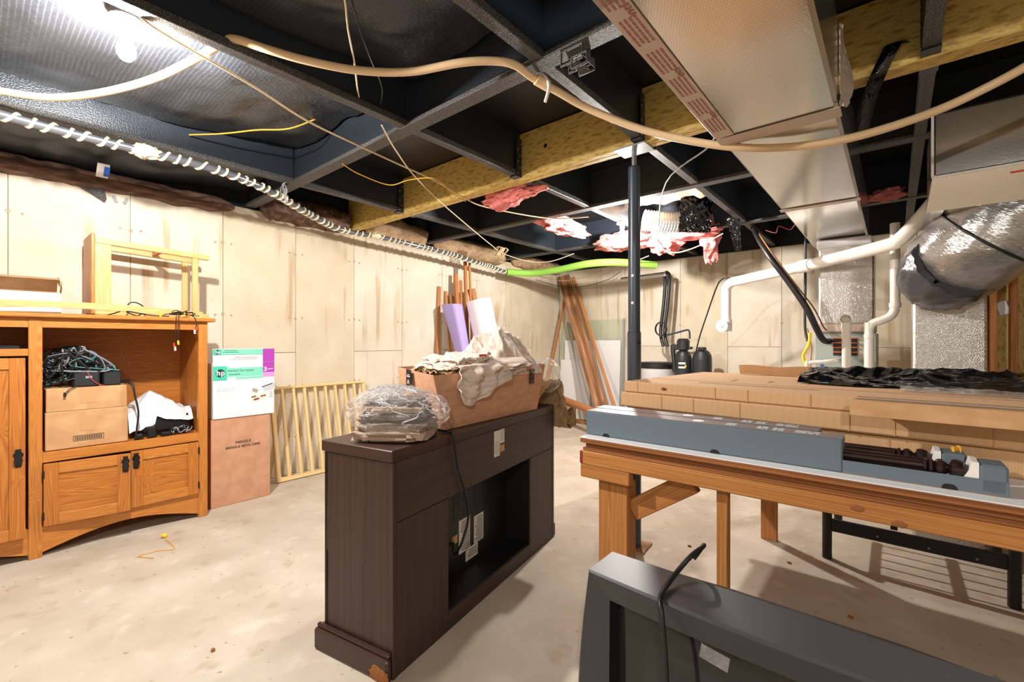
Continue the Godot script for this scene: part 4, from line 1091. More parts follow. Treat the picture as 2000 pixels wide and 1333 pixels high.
func make_cabinet():
	var o := thing("media_cabinet", "honey oak entertainment cabinet with open shelf and arched base", "cabinet", Vector3(-4.0, 0, -0.35))
	var b: MB
	for z in [-1.049, -0.225, 0.60]:
		b = MB.new(); b.uo = Vector2(z, z * 2)
		b.span(Vector3(-3.80, 0, z - 0.028), Vector3(-3.76, 1.386, z + 0.028), 0.003)
		part(o, "post", b, M.oak_rail)
		b = MB.new(); b.uo = Vector2(z * 3, z)
		b.span(Vector3(-4.28, 0, z - 0.012), Vector3(-3.80, 1.386, z + 0.012), 0.001)
		part(o, "side_panel", b, M.oak)
	b = MB.new(); b.span(Vector3(-4.30, 1.386, -1.118), Vector3(-3.728, 1.412, 0.70), 0.005)
	part(o, "top", b, M.oak_rail)
	b = MB.new(); b.span(Vector3(-4.285, 0.10, -1.05), Vector3(-4.275, 1.386, 0.61), 0.0)
	part(o, "back_panel", b, M.oak)
	for e in [[-1.021, -0.253], [-0.197, 0.572]]:
		b = MB.new(); b.uo = Vector2(e[0], 0.4); b.span(Vector3(-3.785, 1.328, e[0]), Vector3(-3.763, 1.386, e[1]), 0.001)
		part(o, "top_rail", b, M.oak_rail)
		# arched apron
		var pl := PackedVector2Array([Vector2(e[1], 0.175), Vector2(e[1], 0.028)])
		for i in range(1, 16):
			var t := i / 16.0
			pl.append(Vector2(lerpf(e[1], e[0], t), 0.028 + 0.075 * sin(t * PI)))
		pl.append(Vector2(e[0], 0.028)); pl.append(Vector2(e[0], 0.175))
		b = MB.new(); b.prism(pl, 0.02, Transform3D(Basis(Vector3(0, 0, 1), Vector3(0, 1, 0), Vector3(-1, 0, 0)), Vector3(-3.765, 0, 0)))
		part(o, "arched_apron", b, M.oak_rail)
		b = MB.new(); b.span(Vector3(-4.275, 0.155, e[0]), Vector3(-3.79, 0.172, e[1]), 0.0)
		part(o, "bottom", b, M.oak)
	b = MB.new(); b.uo = Vector2(0.3, 0.8); b.span(Vector3(-4.275, 0.578, -1.037), Vector3(-3.785, 0.598, -0.237), 0.001)
	part(o, "shelf", b, M.oak)
	b = MB.new(); b.uo = Vector2(0.5, 0.1); b.span(Vector3(-3.785, 0.543, -1.021), Vector3(-3.761, 0.601, -0.253), 0.002)
	part(o, "shelf_rail", b, M.oak_rail)
	b = MB.new(); b.span(Vector3(-4.275, 1.172, -0.213), Vector3(-3.785, 1.19, 0.588), 0.001); b.span(Vector3(-3.785, 1.165, -0.197), Vector3(-3.762, 1.206, 0.572), 0.002)
	part(o, "cubby_shelf", b, M.oak_rail)
	cab_door(o, -0.258, -0.643, 0.178, 0.538, -0.618, 0.475, -0.13, -0.258)
	cab_door(o, -0.647, -1.018, 0.176, 0.538, -0.672, 0.475, 0.0, -1.018)
	cab_door(o, 0.565, -0.185, 0.15, 1.155, -0.158, 0.60, -0.05, 0.565)
	b = MB.new(); b.span(Vector3(-4.0, 1.192, -0.17), Vector3(-3.83, 1.225, 0.25), 0.006)
	solo("disc_player", "slim black player in the cabinet's upper left cubby", "electronics", b, M.black)
	# arched valance board standing on top
	var pl := PackedVector2Array()
	for i in 25:
		var t := i / 24.0
		pl.append(Vector2(lerpf(0.35, -1.06, t), 1.414 + 0.045 + 0.028 * sin(t * PI)))
	for i in 25:
		var t := 1.0 - i / 24.0
		pl.append(Vector2(lerpf(0.35, -1.06, t), 1.413 + (0.036 * sin(clampf((t - 0.06) / 0.88, 0, 1) * PI))))
	b = MB.new(); b.prism(pl, 0.03, Transform3D(Basis(Vector3(0, 0, 1), Vector3(0, 1, 0), Vector3(-1, 0, 0)), Vector3(-3.805, 0, 0)))
	solo("arched_board", "pale arched oak board standing along the cabinet's top front edge", "board", b, M.oak_light)
	# small oak table lying on its side
	o = thing("side_table", "pale oak side table lying on its side on the cabinet", "table", Vector3(-4.08, 1.414, -0.8))
	b = MB.new(); b.span(Vector3(-4.24, 1.414, -0.500), Vector3(-3.93, 1.945, -0.48), 0.004)
	part(o, "tabletop", b, M.oak_rail)
	for x in [-3.96, -4.21]:
		b = MB.new(); b.uo = Vector2(x, 0); b.span(Vector3(x - 0.012, 1.44, -0.582), Vector3(x + 0.012, 1.90, -0.50), 0.002)
		part(o, "apron", b, M.oak_light)
		for y in [1.434, 1.905]:
			b = MB.new(); b.uo = Vector2(x, y); b.beam(Vector3(x, y, -0.50), Vector3(x, y - (0.03 if y > 1.6 else 0.0), -1.14), 0.036, 0.036)
			part(o, "leg", b, M.oak_light)
		b = MB.new(); b.uo = Vector2(0.3, x); b.span(Vector3(x - 0.012, 1.452, -1.07), Vector3(x + 0.012, 1.865, -1.034), 0.002)
		part(o, "stretcher", b, M.oak_light)
	b = MB.new(); b.span(Vector3(-4.20, 1.877, -0.87), Vector3(-3.975, 1.905, -0.845), 0.002)
	part(o, "stretcher", b, M.oak_rail)
	# white lidded box
	o = thing("white_carton", "white carton with its lid flipped open at the cabinet's left end", "box", Vector3(-4.08, 1.412, -0.1))
	b = MB.new(); b.span(Vector3(-4.20, 1.413, -0.345), Vector3(-3.93, 1.545, 0.25), 0.003)
	part(o, "tray", b, M.white)
	b = MB.new(); b.box(Vector3(-4.20, 1.60, -0.05), Vector3(0.004, 0.115, 0.60), 0.0, Basis(Vector3(0, 0, 1), -0.5))
	b.box(Vector3(-4.12, 1.648, -0.05), Vector3(0.11, 0.004, 0.60), 0.0, Basis(Vector3(0, 0, 1), -0.15))
	b.box(Vector3(-4.12, 1.63, -0.352), Vector3(0.12, 0.04, 0.003), 0.0, Basis(Vector3(0, 0, 1), -0.3))
	part(o, "open_lid", b, M.card)
	b = MB.new(); b.box(Vector3(-4.02, 1.575, -0.352), Vector3(0.10, 0.05, 0.003), 0.0, Basis(Vector3(0, 0, 1), 0.6))
	part(o, "side_flap", b, M.card)
	# black wires and RCA plugs on the top edge
	var g := "cables on the cabinet top"
	cable("av_cable", "black cable curling behind the arched board on the cabinet", "cable", [Vector3(-3.86, 1.42, -0.45), Vector3(-3.88, 1.418, -0.55), Vector3(-3.87, 1.46, -0.64), Vector3(-3.87, 1.50, -0.66), Vector3(-3.87, 1.505, -0.70), Vector3(-3.87, 1.47, -0.74), Vector3(-3.80, 1.42, -0.70), Vector3(-3.76, 1.42, -0.66), Vector3(-3.75, 1.44, -0.63), Vector3(-3.76, 1.42, -0.75), Vector3(-3.75, 1.418, -0.85)], 0.004, M.rubber, 6, g)
	o = thing("av_leads", "tangle of black leads with red, white and yellow plugs over the cabinet edge", "cable", Vector3(-3.74, 1.412, -0.93))
	b = MB.new()
	for i in 9:
		var c := Vector3(-3.75, 1.43, -0.92)
		b.tube(smooth([c + Vector3(-0.02, 0.0, rng.randf_range(-0.08, 0.10)), c + Vector3(0, 0.03 * rng.randf(), rng.randf_range(-0.03, 0.03)), c + Vector3(0.02, 0.03 * rng.randf(), rng.randf_range(-0.08, 0.06)), c + Vector3(0.01, -0.005, rng.randf_range(-0.12, 0.08))], 5), 0.003, 5)
	b.tube(smooth([Vector3(-3.75, 1.44, -0.89), Vector3(-3.715, 1.42, -0.88), Vector3(-3.708, 1.34, -0.875), Vector3(-3.71, 1.24, -0.868)], 5), 0.0028, 5)
	b.tube(smooth([Vector3(-3.75, 1.44, -0.90), Vector3(-3.715, 1.42, -0.893), Vector3(-3.708, 1.32, -0.892), Vector3(-3.71, 1.26, -0.888)], 5), 0.0028, 5)
	b.tube(smooth([Vector3(-3.75, 1.43, -0.96), Vector3(-3.715, 1.415, -0.985), Vector3(-3.71, 1.37, -0.995), Vector3(-3.71, 1.34, -0.99)], 5), 0.0028, 5)
	part(o, "lead", b, M.rubber)
	for e in [[Vector3(-3.71, 1.22, -0.866), "red"], [Vector3(-3.71, 1.195, -0.872), "white"], [Vector3(-3.708, 1.235, -0.889), "yellow"], [Vector3(-3.71, 1.325, -0.99), "red"], [Vector3(-3.71, 1.31, -0.984), "white"], [Vector3(-3.735, 1.428, -0.93), "yellow"], [Vector3(-3.735, 1.424, -0.955), "orange"], [Vector3(-3.75, 1.42, -0.80), "yellow"]]:
		b = MB.new(); b.tube([e[0] + Vector3(0, 0.018, 0), e[0] - Vector3(0, 0.010, 0.002)], 0.006, 8)
		part(o, "plug", b, M[e[1]])
	# carton on the shelf
	o = thing("shelf_carton", "tan two-part cardboard carton with a printed barcode inside the cabinet", "box", Vector3(-3.98, 0.60, -0.45))
	b = MB.new(); b.span(Vector3(-4.16, 0.601, -0.642), Vector3(-3.80, 0.826, -0.266), 0.004)
	part(o, "body", b, M.card)
	b = MB.new(); b.span(Vector3(-4.155, 0.826, -0.638), Vector3(-3.806, 0.966, -0.270), 0.004)
	part(o, "lid", b, M.card)
	for q in [[-3.7985, 0.70, 0.78], [-3.8045, 0.87, 0.966]]:
		b = MB.new(); b.span(Vector3(q[0] - 0.003, q[1], -0.49), Vector3(q[0], q[2], -0.415), 0.0)
		part(o, "tape", b, M.tape)
	b = MB.new()
	b.span(Vector3(-3.80, 0.641, -0.525), Vector3(-3.7985, 0.643, -0.385), 0.0); b.span(Vector3(-3.80, 0.672, -0.525), Vector3(-3.7985, 0.674, -0.385), 0.0)
	b.span(Vector3(-3.80, 0.641, -0.525), Vector3(-3.7985, 0.674, -0.523), 0.0); b.span(Vector3(-3.80, 0.641, -0.387), Vector3(-3.7985, 0.674, -0.385), 0.0)
	for i in 34:
		var zz := -0.515 + i * 0.0036
		b.span(Vector3(-3.80, 0.646, zz), Vector3(-3.7985, 0.669, zz + (0.0026 if (i * 7) % 3 == 0 else 0.0013)), 0.0)
	part(o, "barcode", b, M.ink)
	# small speakers and cables on it
	for e in [[Vector3(-3.88, 1.014, -0.447), Vector3(0.12, 0.092, 0.125), "black satellite speaker with a silver badge on the shelf carton"], [Vector3(-3.88, 1.012, -0.568), Vector3(0.11, 0.088, 0.09), "smaller black satellite speaker at the right end of the shelf carton"]]:
		var s := thing("satellite_speaker", e[2], "speaker", e[0] - Vector3(0, e[1].y * 0.5, 0), "small speakers on the carton")
		b = MB.new(); b.box(e[0], e[1], 0.008)
		part(s, "enclosure", b, M.black)
		b = MB.new(); b.box(e[0] + Vector3(e[1].x * 0.5, -0.002, 0), Vector3(0.004, e[1].y * 0.82, e[1].z * 0.86), 0.002)
		var gl := part(s, "grille", b, M.softener)
		if e[1].z > 0.1:
			b = MB.new(); b.box(e[0] + Vector3(e[1].x * 0.5 + 0.003, 0.012, -0.01), Vector3(0.002, 0.014, 0.03), 0.0)
			part(gl, "badge", b, M.galv)
	o = thing("cable_tangle", "heap of tangled black, teal and grey cables on the shelf carton", "cables", Vector3(-3.95, 0.967, -0.38))
	var cm := ["rubber", "rubber", "cable_teal", "cable_grey", "rubber", "cable_teal", "wire_grey", "rubber"]
	for i in 44:
		var pts := []
		var c := Vector3(rng.randf_range(-4.08, -3.84), 0, rng.randf_range(-0.30, -0.50))
		for j in 7:
			var fz := clampf(c.z + rng.randf_range(-0.13, 0.11), -0.60, -0.275)
			var lim := 0.23 * (1.0 - pow((fz + 0.38) / 0.26, 2.0)) + 0.02
			var top := 0.975 + rng.randf() * maxf(0.02, lim)
			var fx := clampf(c.x + rng.randf_range(-0.12, 0.12), -4.13, -3.825)
			if fz < -0.36 and fx > -3.95: top = maxf(top, 1.065)
			pts.append(Vector3(fx, top, fz))
		b = MB.new(); b.tube(smooth(pts, 5), 0.0022 + 0.0018 * (i % 3), 5)
		part(o, "cable", b, M[cm[i % 8]])
	b = MB.new(); b.tube(smooth([Vector3(-4.0, 1.0, -0.28), Vector3(-3.98, 1.15, -0.29), Vector3(-3.95, 1.21, -0.36), Vector3(-3.95, 1.20, -0.46), Vector3(-3.97, 1.10, -0.56), Vector3(-3.99, 0.98, -0.60)], 7), 0.006, 7)
	part(o, "cable", b, M.rubber)
	for q in [[Vector3(-3.80, 0.985, -0.66), 0.004], [Vector3(-3.79, 0.97, -0.655), 0.0055]]:
		b = MB.new(); b.tube(smooth([Vector3(-3.86, 0.985, -0.60), q[0], Vector3(-3.775, 0.88, -0.675), Vector3(-3.772, 0.78, -0.69), Vector3(-3.79, 0.68, -0.685), Vector3(-3.80, 0.61, -0.68)], 5), q[1], 6)
		part(o, "cable", b, M.rubber)
	b = MB.new(); b.tube(smooth([Vector3(-3.82, 1.06, -0.45), Vector3(-3.812, 1.01, -0.47), Vector3(-3.81, 0.975, -0.51), Vector3(-3.82, 0.97, -0.53)], 5), 0.003, 5)
	part(o, "cable", b, M.wire_red)
	b = MB.new(); b.tube(smooth([Vector3(-3.80, 0.972, -0.40), Vector3(-3.792, 0.96, -0.37), Vector3(-3.79, 0.94, -0.355)], 5), 0.003, 5); b.box(Vector3(-3.79, 0.928, -0.348), Vector3(0.008, 0.028, 0.012), 0.002)
	part(o, "usb_plug", b, M.rubber)
	# machine under a white bag, adapters
	o = thing("bagged_machine", "black machine half covered by a crumpled white plastic bag on the cabinet shelf", "electronics", Vector3(-3.98, 0.60, -0.85))
	b = MB.new(); b.span(Vector3(-4.17, 0.62, -1.005), Vector3(-3.86, 0.745, -0.71), 0.02); b.span(Vector3(-4.15, 0.600, -0.98), Vector3(-3.88, 0.622, -0.73), 0.004)
	part(o, "body", b, M.black)
	b = MB.new(); b.lathe([[0.010, 0], [0.008, 0.002], [0.001, 0.002]], 14, Transform3D(Basis(Vector3(0, 0, 1), -PI / 2), Vector3(-3.858, 0.70, -0.955)))
	part(o, "power_button", b, M.wire_grey)
	b = MB.new()
	var nb := noise(0.10, 211, 4)
	var nw2 := noise(5.0, 212, 3, true)
	var fbag := func(u: float, w: float) -> Vector3:
		var z := lerpf(-0.655, -1.01, u)
		var x := lerpf(-3.845, -4.18, w)
		var hgt := 0.755 + 0.15 * sin(clampf(u * 1.15, 0, 1) * PI) * (1.0 - 0.5 * u) * sin(clampf(w * 1.3 + 0.05, 0, 1) * PI) + 0.035 * nw2.get_noise_2d(z * 0.6, x * 0.6)
		if w < 0.12: hgt -= (0.12 - w) * (0.9 if u < 0.4 else 0.5)
		return Vector3(x + 0.012 * nw2.get_noise_2d(z * 2, x + 4), hgt, z)
	b.sheet(34, 26, fbag, 0.002)
	part(o, "plastic_bag", b, M.white_plastic_bag)
	var ga := "power adapters on the cabinet shelf"
	for e in [[Vector3(-3.815, 0.639, -0.767), Vector3(0.03, 0.075, 0.05), "upright black wall adapter in front of the bagged machine"], [Vector3(-3.82, 0.618, -0.70), Vector3(0.05, 0.035, 0.045), "rounded black plug adapter beside the shelf carton"], [Vector3(-3.82, 0.614, -0.845), Vector3(0.04, 0.028, 0.06), "flat black power brick in front of the bagged machine"]]:
		b = MB.new(); b.box(e[0], e[1], 0.008)
		solo("power_adapter", e[2], "adapter", b, M.black, ga)
	o = thing("bundled_cord", "bundled shiny black cord lying on the shelf's right end", "cable", Vector3(-3.83, 0.60, -0.93))
	for i in 8:
		b = MB.new()
		var pts := []
		for j in 9: pts.append(Vector3(-3.83 + rng.randf_range(-0.022, 0.022), 0.606 + rng.randf() * 0.045, -0.875 - j * 0.015 + rng.randf_range(-0.015, 0.015)))
		b.tube(smooth(pts, 4), 0.0035, 5)
		part(o, "strand", b, M.rubber if i % 3 > 0 else M.wire_grey)

func face_x(o: Node3D, called: String, x: float, z0: float, z1: float, y0: float, y1: float, m: Material) -> MeshInstance3D:
	var b := MB.new(); b.span(Vector3(x, y0, minf(z0, z1)), Vector3(x + 0.0012, y1, maxf(z0, z1)), 0.0)
	return part(o, called, b, m)

func make_boxes_by_cabinet():
	var o := thing("fragile_carton", "tall brown carton marked FRAGILE HANDLE WITH CARE beside the oak cabinet", "box", Vector3(-4.02, 0, -1.335))
	var b := MB.new(); b.span(Vector3(-4.20, 0, -1.548), Vector3(-3.872, 0.662, -1.128), 0.004)
	part(o, "carton", b, M.card_rose)
	var fx := Basis(Vector3(0, 0, -1), Vector3(0, 1, 0), Vector3(1, 0, 0))
	words(o, "FRAGILE", 0.028, Transform3D(fx, Vector3(-3.8712, 0.468, -1.348)), M.ink, true)
	words(o, "HANDLE WITH CARE", 0.026, Transform3D(fx, Vector3(-3.8712, 0.434, -1.348)), M.ink, true)
	o = thing("printer_carton", "white, green and purple printer carton on top of the brown carton", "box", Vector3(-3.99, 0.664, -1.35))
	b = MB.new(); b.span(Vector3(-4.13, 0.664, -1.575), Vector3(-3.862, 1.082, -1.140), 0.003)
	var bd := part(o, "carton", b, M.white)
	b = MB.new(); b.box(Vector3(-3.866, 1.135, -1.3575), Vector3(0.003, 0.11, 0.435), 0.0, Basis(Vector3(0, 0, 1), 0.03))
	var fl := part(o, "raised_flap", b, M.white)
	var x := -3.8622
	face_x(bd, "green_band", x, -1.14, -1.487, 0.975, 1.045, M.teal_light)
	face_x(bd, "green_square", x + 0.001, -1.14, -1.232, 0.952, 1.060, M.teal)
	face_x(bd, "purple_block", x, -1.487, -1.575, 1.00, 1.082, M.purple)
	face_x(bd, "lilac_block", x, -1.487, -1.575, 0.962, 1.00, M.purple_light)
	face_x(bd, "green_strip", x, -1.29, -1.487, 0.955, 0.972, M.teal_light)
	face_x(fl, "green_band", x + 0.0002, -1.14, -1.487, 1.145, 1.188, M.teal_light)
	face_x(fl, "green_square", x + 0.0008, -1.14, -1.195, 1.145, 1.188, M.teal)
	face_x(fl, "purple_block", x + 0.0014, -1.487, -1.575, 1.085, 1.189, M.purple)
	for e in [[bd, Vector3(x + 0.003, 1.007, -1.188), 0.031], [fl, Vector3(x + 0.003, 1.166, -1.169), 0.017]]:
		b = MB.new(); b.lathe([[e[2], 0], [0.0005, 0.001]], 28, Transform3D(Basis(Vector3(0, 0, 1), -PI / 2), e[1]))
		part(e[0], "round_emblem", b, M.ink_teal)
		words(e[0], "hp", e[2] * 1.55, Transform3D(fx, e[1] + Vector3(0.0018, 0.001, 0)), M.white, true, true)
	words(bd, "Perfect for home", 0.024, Transform3D(fx, Vector3(x + 0.0016, 1.022, -1.33)), M.ink_teal)
	scribble(bd, Transform3D(fx, Vector3(x + 0.0016, 0.994, -1.285)), 0.075, 0.010, 1, M.ink_teal)
	words(fl, "Perfect for home", 0.011, Transform3D(fx, Vector3(x + 0.002, 1.178, -1.255)), M.ink_teal)
	scribble(fl, Transform3D(fx, Vector3(x + 0.002, 1.164, -1.26)), 0.11, 0.008, 1, M.ink_teal)
	words(bd, "3", 0.046, Transform3D(fx, Vector3(x + 0.0016, 1.025, -1.505)), M.white, true)
	scribble(bd, Transform3D(fx, Vector3(x + 0.0016, 1.025, -1.543)), 0.04, 0.010, 2, M.white)
	scribble(bd, Transform3D(fx, Vector3(x + 0.0016, 0.882, -1.225)), 0.12, 0.030, 2, M.pale_print)
	b = MB.new()
	for i in 6: b.span(Vector3(x, 0.79 + i * 0.012, -1.19 - 0.012 * (i % 3) - 0.08), Vector3(x + 0.001, 0.792 + i * 0.012, -1.165), 0.0)
	for i in 5: b.span(Vector3(x - 0.0035, 1.105 + i * 0.006, -1.45), Vector3(x + 0.0015, 1.107 + i * 0.006, -1.235 - 0.012 * i), 0.0)
	part(bd, "small_print", b, M.pale_print)
	# printed picture of a printer with photographs
	var tilt := Basis(Vector3(1, 0, 0), 0.35)
	for e in [[Vector3(0, 0.875, -1.535), Vector3(0.001, 0.045, 0.09), "pale_print", 0.25], [Vector3(0, 0.895, -1.52), Vector3(0.0018, 0.008, 0.085), "column", 0.3], [Vector3(0, 0.80, -1.46), Vector3(0.001, 0.05, 0.13), "paper", 0.25], [Vector3(0, 0.81, -1.42), Vector3(0.0018, 0.014, 0.035), "plank", 0.2], [Vector3(0, 0.79, -1.44), Vector3(0.0018, 0.014, 0.04), "stain_red", 0.2], [Vector3(0, 0.812, -1.49), Vector3(0.0018, 0.014, 0.04), "plank", 0.2], [Vector3(0, 0.86, -1.43), Vector3(0.0018, 0.055, 0.045), "paper", -0.5], [Vector3(0, 0.82, -1.55), Vector3(0.0018, 0.055, 0.026), "pale_print", 0.0]]:
		b = MB.new(); b.box(Vector3(x, e[0].y, e[0].z), e[1], 0.0, Basis(Vector3(1, 0, 0), e[3]))
		part(bd, "printed_picture", b, M[e[2]])
	b = MB.new()
	for i in 9: b.box(Vector3(x + 0.0009, 0.868 - 0.0021 * i, -1.415 - 0.0042 * i + 0.002), Vector3(0.001, 0.026, 0.0022), 0.0, Basis(Vector3(1, 0, 0), -0.5))
	part(bd, "barcode", b, M.ink)

func make_gate():
	var o := thing("slatted_gate", "pale pine slatted gate leaning against the concrete wall", "gate", Vector3(-4.15, 0, -2.17))
	var lean := Basis(Vector3(0, 0, 1), 0.20)
	var base := Vector3(-4.135, 0.004, 0)
	var at := func(y: float, z: float, d := 0.0) -> Vector3: return base + lean * Vector3(d, y, 0) + Vector3(0, 0, z)
	var put := func(nm: String, a: Vector3, c: Vector3, w: float, h: float, up: Vector3):
		var b := MB.new(); b.uo = Vector2(rng.randf(), rng.randf()); b.beam(a, c, w, h, up, 0.003)
		part(o, nm, b, M.pine_pale)
	put.call("rail", at.call(0.018, -1.71), at.call(0.018, -2.66), 0.036, 0.036, lean * Vector3.UP)
	put.call("rail", at.call(0.83, -1.71), at.call(0.83, -2.66), 0.06, 0.022, lean * Vector3.UP)
	for z in [-1.725, -2.645]: put.call("stile", at.call(0.03, z), at.call(0.82, z), 0.036, 0.036, Vector3(0, 0, 1))
	for i in 8: put.call("slat", at.call(0.03, -1.815 - i * 0.103, 0.008), at.call(0.82, -1.815 - i * 0.103, 0.008), 0.022, 0.026, Vector3(0, 0, 1))

# ---------------------------------------------------------------- fireplace unit and its load
func make_fireplace():
	var th := deg_to_rad(10.25)
	var A := Vector3(-1.406, 0, -0.99)
	var o := thing("fireplace_cabinet", "dark espresso electric fireplace cabinet seen from its open back", "fireplace", A, "", th)
	# own space: -z runs along the back, -x into the cabinet; the back faces +x
	var put := func(nm: String, a: Vector3, c: Vector3, m: Material, bev := 0.003, par: Node3D = null) -> MeshInstance3D:
		var b := MB.new(); b.span(a, c, bev)
		return part(par if par else o, nm, b, m, true)
	var L := -1.415
	put.call("top", Vector3(-0.395, 0.801, L - 0.004), Vector3(0.0, 0.845, 0.004), M.espresso)
	var sb := MB.new()
	for zz in [[-0.022, 0.0], [L, L + 0.022]]:
		sb = MB.new()
		sb.box(Vector3(-0.19, 0.40, (zz[0] + zz[1]) * 0.5), Vector3(0.38, 0.80, 0.022), 0.002)
		part(o, "side_panel", sb, M.espresso, true)
	put.call("front_panel", Vector3(-0.38, 0.0, L), Vector3(-0.355, 0.80, 0.0), M.espresso)
	# back boards around the opening: along 0.333..1.09, height 0.078..0.572
	put.call("back_board", Vector3(-0.012, 0.575, L + 0.022), Vector3(-0.002, 0.80, -0.022), M.espresso_back, 0.001)
	put.call("back_board", Vector3(-0.012, 0.0, -0.333), Vector3(-0.0025, 0.572, -0.022), M.espresso_back, 0.001)
	put.call("back_board", Vector3(-0.012, 0.0, L + 0.022), Vector3(-0.0025, 0.572, -1.09), M.espresso_back, 0.001)
	put.call("back_board", Vector3(-0.012, 0.0, -1.088), Vector3(-0.0025, 0.078, -0.335), M.espresso_back, 0.001)
	# plinth moulding
	put.call("plinth", Vector3(-0.41, 0.0, 0.0), Vector3(-0.002, 0.085, 0.030), M.espresso, 0.008)
	put.call("plinth", Vector3(-0.405, 0.085, 0.0), Vector3(-0.006, 0.10, 0.018), M.espresso, 0.006)
	put.call("plinth", Vector3(-0.41, 0.0, L - 0.028), Vector3(-0.002, 0.085, L), M.espresso, 0.008)
	put.call("plinth", Vector3(-0.415, 0.0, L), Vector3(-0.381, 0.085, 0.0), M.espresso, 0.008)
	var nb := noise(0.6, 221, 3)
	var cb := MB.new(); cb.blob(Vector3(-0.045, 0.026, 0.0285), Vector3(0.046, 0.032, 0.005), 0.3, nb, 24, 14)
	part(o, "chipped_corner", cb, M.chipboard, true)
	# firebox
	var fb: MeshInstance3D = put.call("firebox", Vector3(-0.20, 0.06, -1.10), Vector3(-0.17, 0.60, -0.32), M.metal_box, 0.002)
	put.call("firebox_side", Vector3(-0.19, 0.06, -1.115), Vector3(-0.013, 0.60, -1.10), M.metal_box, 0.002)
	put.call("firebox_side", Vector3(-0.19, 0.06, -0.332), Vector3(-0.013, 0.60, -0.318), M.metal_box, 0.002)
	put.call("firebox_floor", Vector3(-0.19, 0.05, -1.10), Vector3(-0.013, 0.078, -0.33), M.metal_box, 0.002)
	put.call("firebox_roof", Vector3(-0.19, 0.572, -1.10), Vector3(-0.013, 0.60, -0.33), M.metal_box, 0.002)
	var vb := MB.new()
	for c in 4:
		for r in 9: vb.box(Vector3(-0.1695, 0.352 + r * 0.0155, -0.615 - c * 0.088), Vector3(0.003, 0.0075, 0.062), 0.0)
	part(fb, "vent_slots", vb, M.tv_black, true)
	for e in [["warning_label", -0.632, -0.728, 0.165, 0.335], ["rating_label", -0.765, -0.855, 0.17, 0.315], ["rating_label", -0.69, -0.80, 0.105, 0.168]]:
		var lb: MeshInstance3D = put.call(e[0], Vector3(-0.1698, e[3], e[2]), Vector3(-0.1685, e[4], e[1]), M.paper, 0.0, fb)
		var tb := MB.new()
		var yy: float = e[4] - 0.015
		while yy > e[3] + 0.008:
			tb.span(Vector3(-0.1688, yy, e[2] + 0.008), Vector3(-0.1678, yy + 0.0035, e[1] - 0.008 - 0.02 * rng.randf()), 0.0)
			yy -= 0.011
		part(lb, "small_print", tb, M.ink, true)
	for e in [[-0.70, -0.755, 0.665, 0.812], [-0.755, -0.80, 0.725, 0.80]]:
		var lb: MeshInstance3D = put.call("paper_label", Vector3(-0.002, e[2], e[1]), Vector3(-0.0008, minf(e[3], 0.795), e[0]), M.paper)
		var tb := MB.new()
		for i in 8: tb.span(Vector3(-0.001, e[2] + 0.012 + i * 0.0085, e[1] + 0.006), Vector3(-0.0002, e[2] + 0.0145 + i * 0.0085, e[0] - 0.006), 0.0)
		part(lb, "small_print", tb, M.wire_grey, true)
	put.call("tan_label", Vector3(-0.002, 0.68, -0.80), Vector3(-0.0008, 0.715, -0.76), M.paper_tan)
	put.call("tan_label", Vector3(-0.1698, 0.235, -0.618), Vector3(-0.1683, 0.275, -0.575), M.paper_tan)
	var sc := MB.new()
	for e in [[-0.05, 0.56], [-0.05, 0.782], [-0.2, 0.782], [-0.33, 0.59], [-0.30, 0.56], [-0.05, 0.3], [-0.32, 0.31], [-1.10, 0.56], [-1.10, 0.33], [-1.10, 0.1], [-1.15, 0.585], [-0.8, 0.587], [-1.38, 0.585], [-1.38, 0.3], [-0.5, 0.587]]:
		sc.lathe([[0.005, 0], [0.003, 0.003], [0.0005, 0.003]], 6, Transform3D(Basis(Vector3(0, 0, 1), -PI / 2), Vector3(-0.003, e[1], e[0])))
	part(o, "screws", sc, M.black, true)
	var cd := MB.new()
	cd.tube(smooth([Vector3(-0.10, 0.852, -0.36), Vector3(-0.04, 0.853, -0.36), Vector3(0.006, 0.845, -0.352), Vector3(0.012, 0.78, -0.36), Vector3(0.012, 0.68, -0.385), Vector3(0.012, 0.56, -0.44), Vector3(0.0, 0.44, -0.475), Vector3(-0.02, 0.34, -0.46), Vector3(-0.06, 0.27, -0.47), Vector3(-0.12, 0.235, -0.52), Vector3(-0.168, 0.245, -0.585)], 8), 0.0055, 8)
	part(o, "power_cord", cd, M.rubber, true)

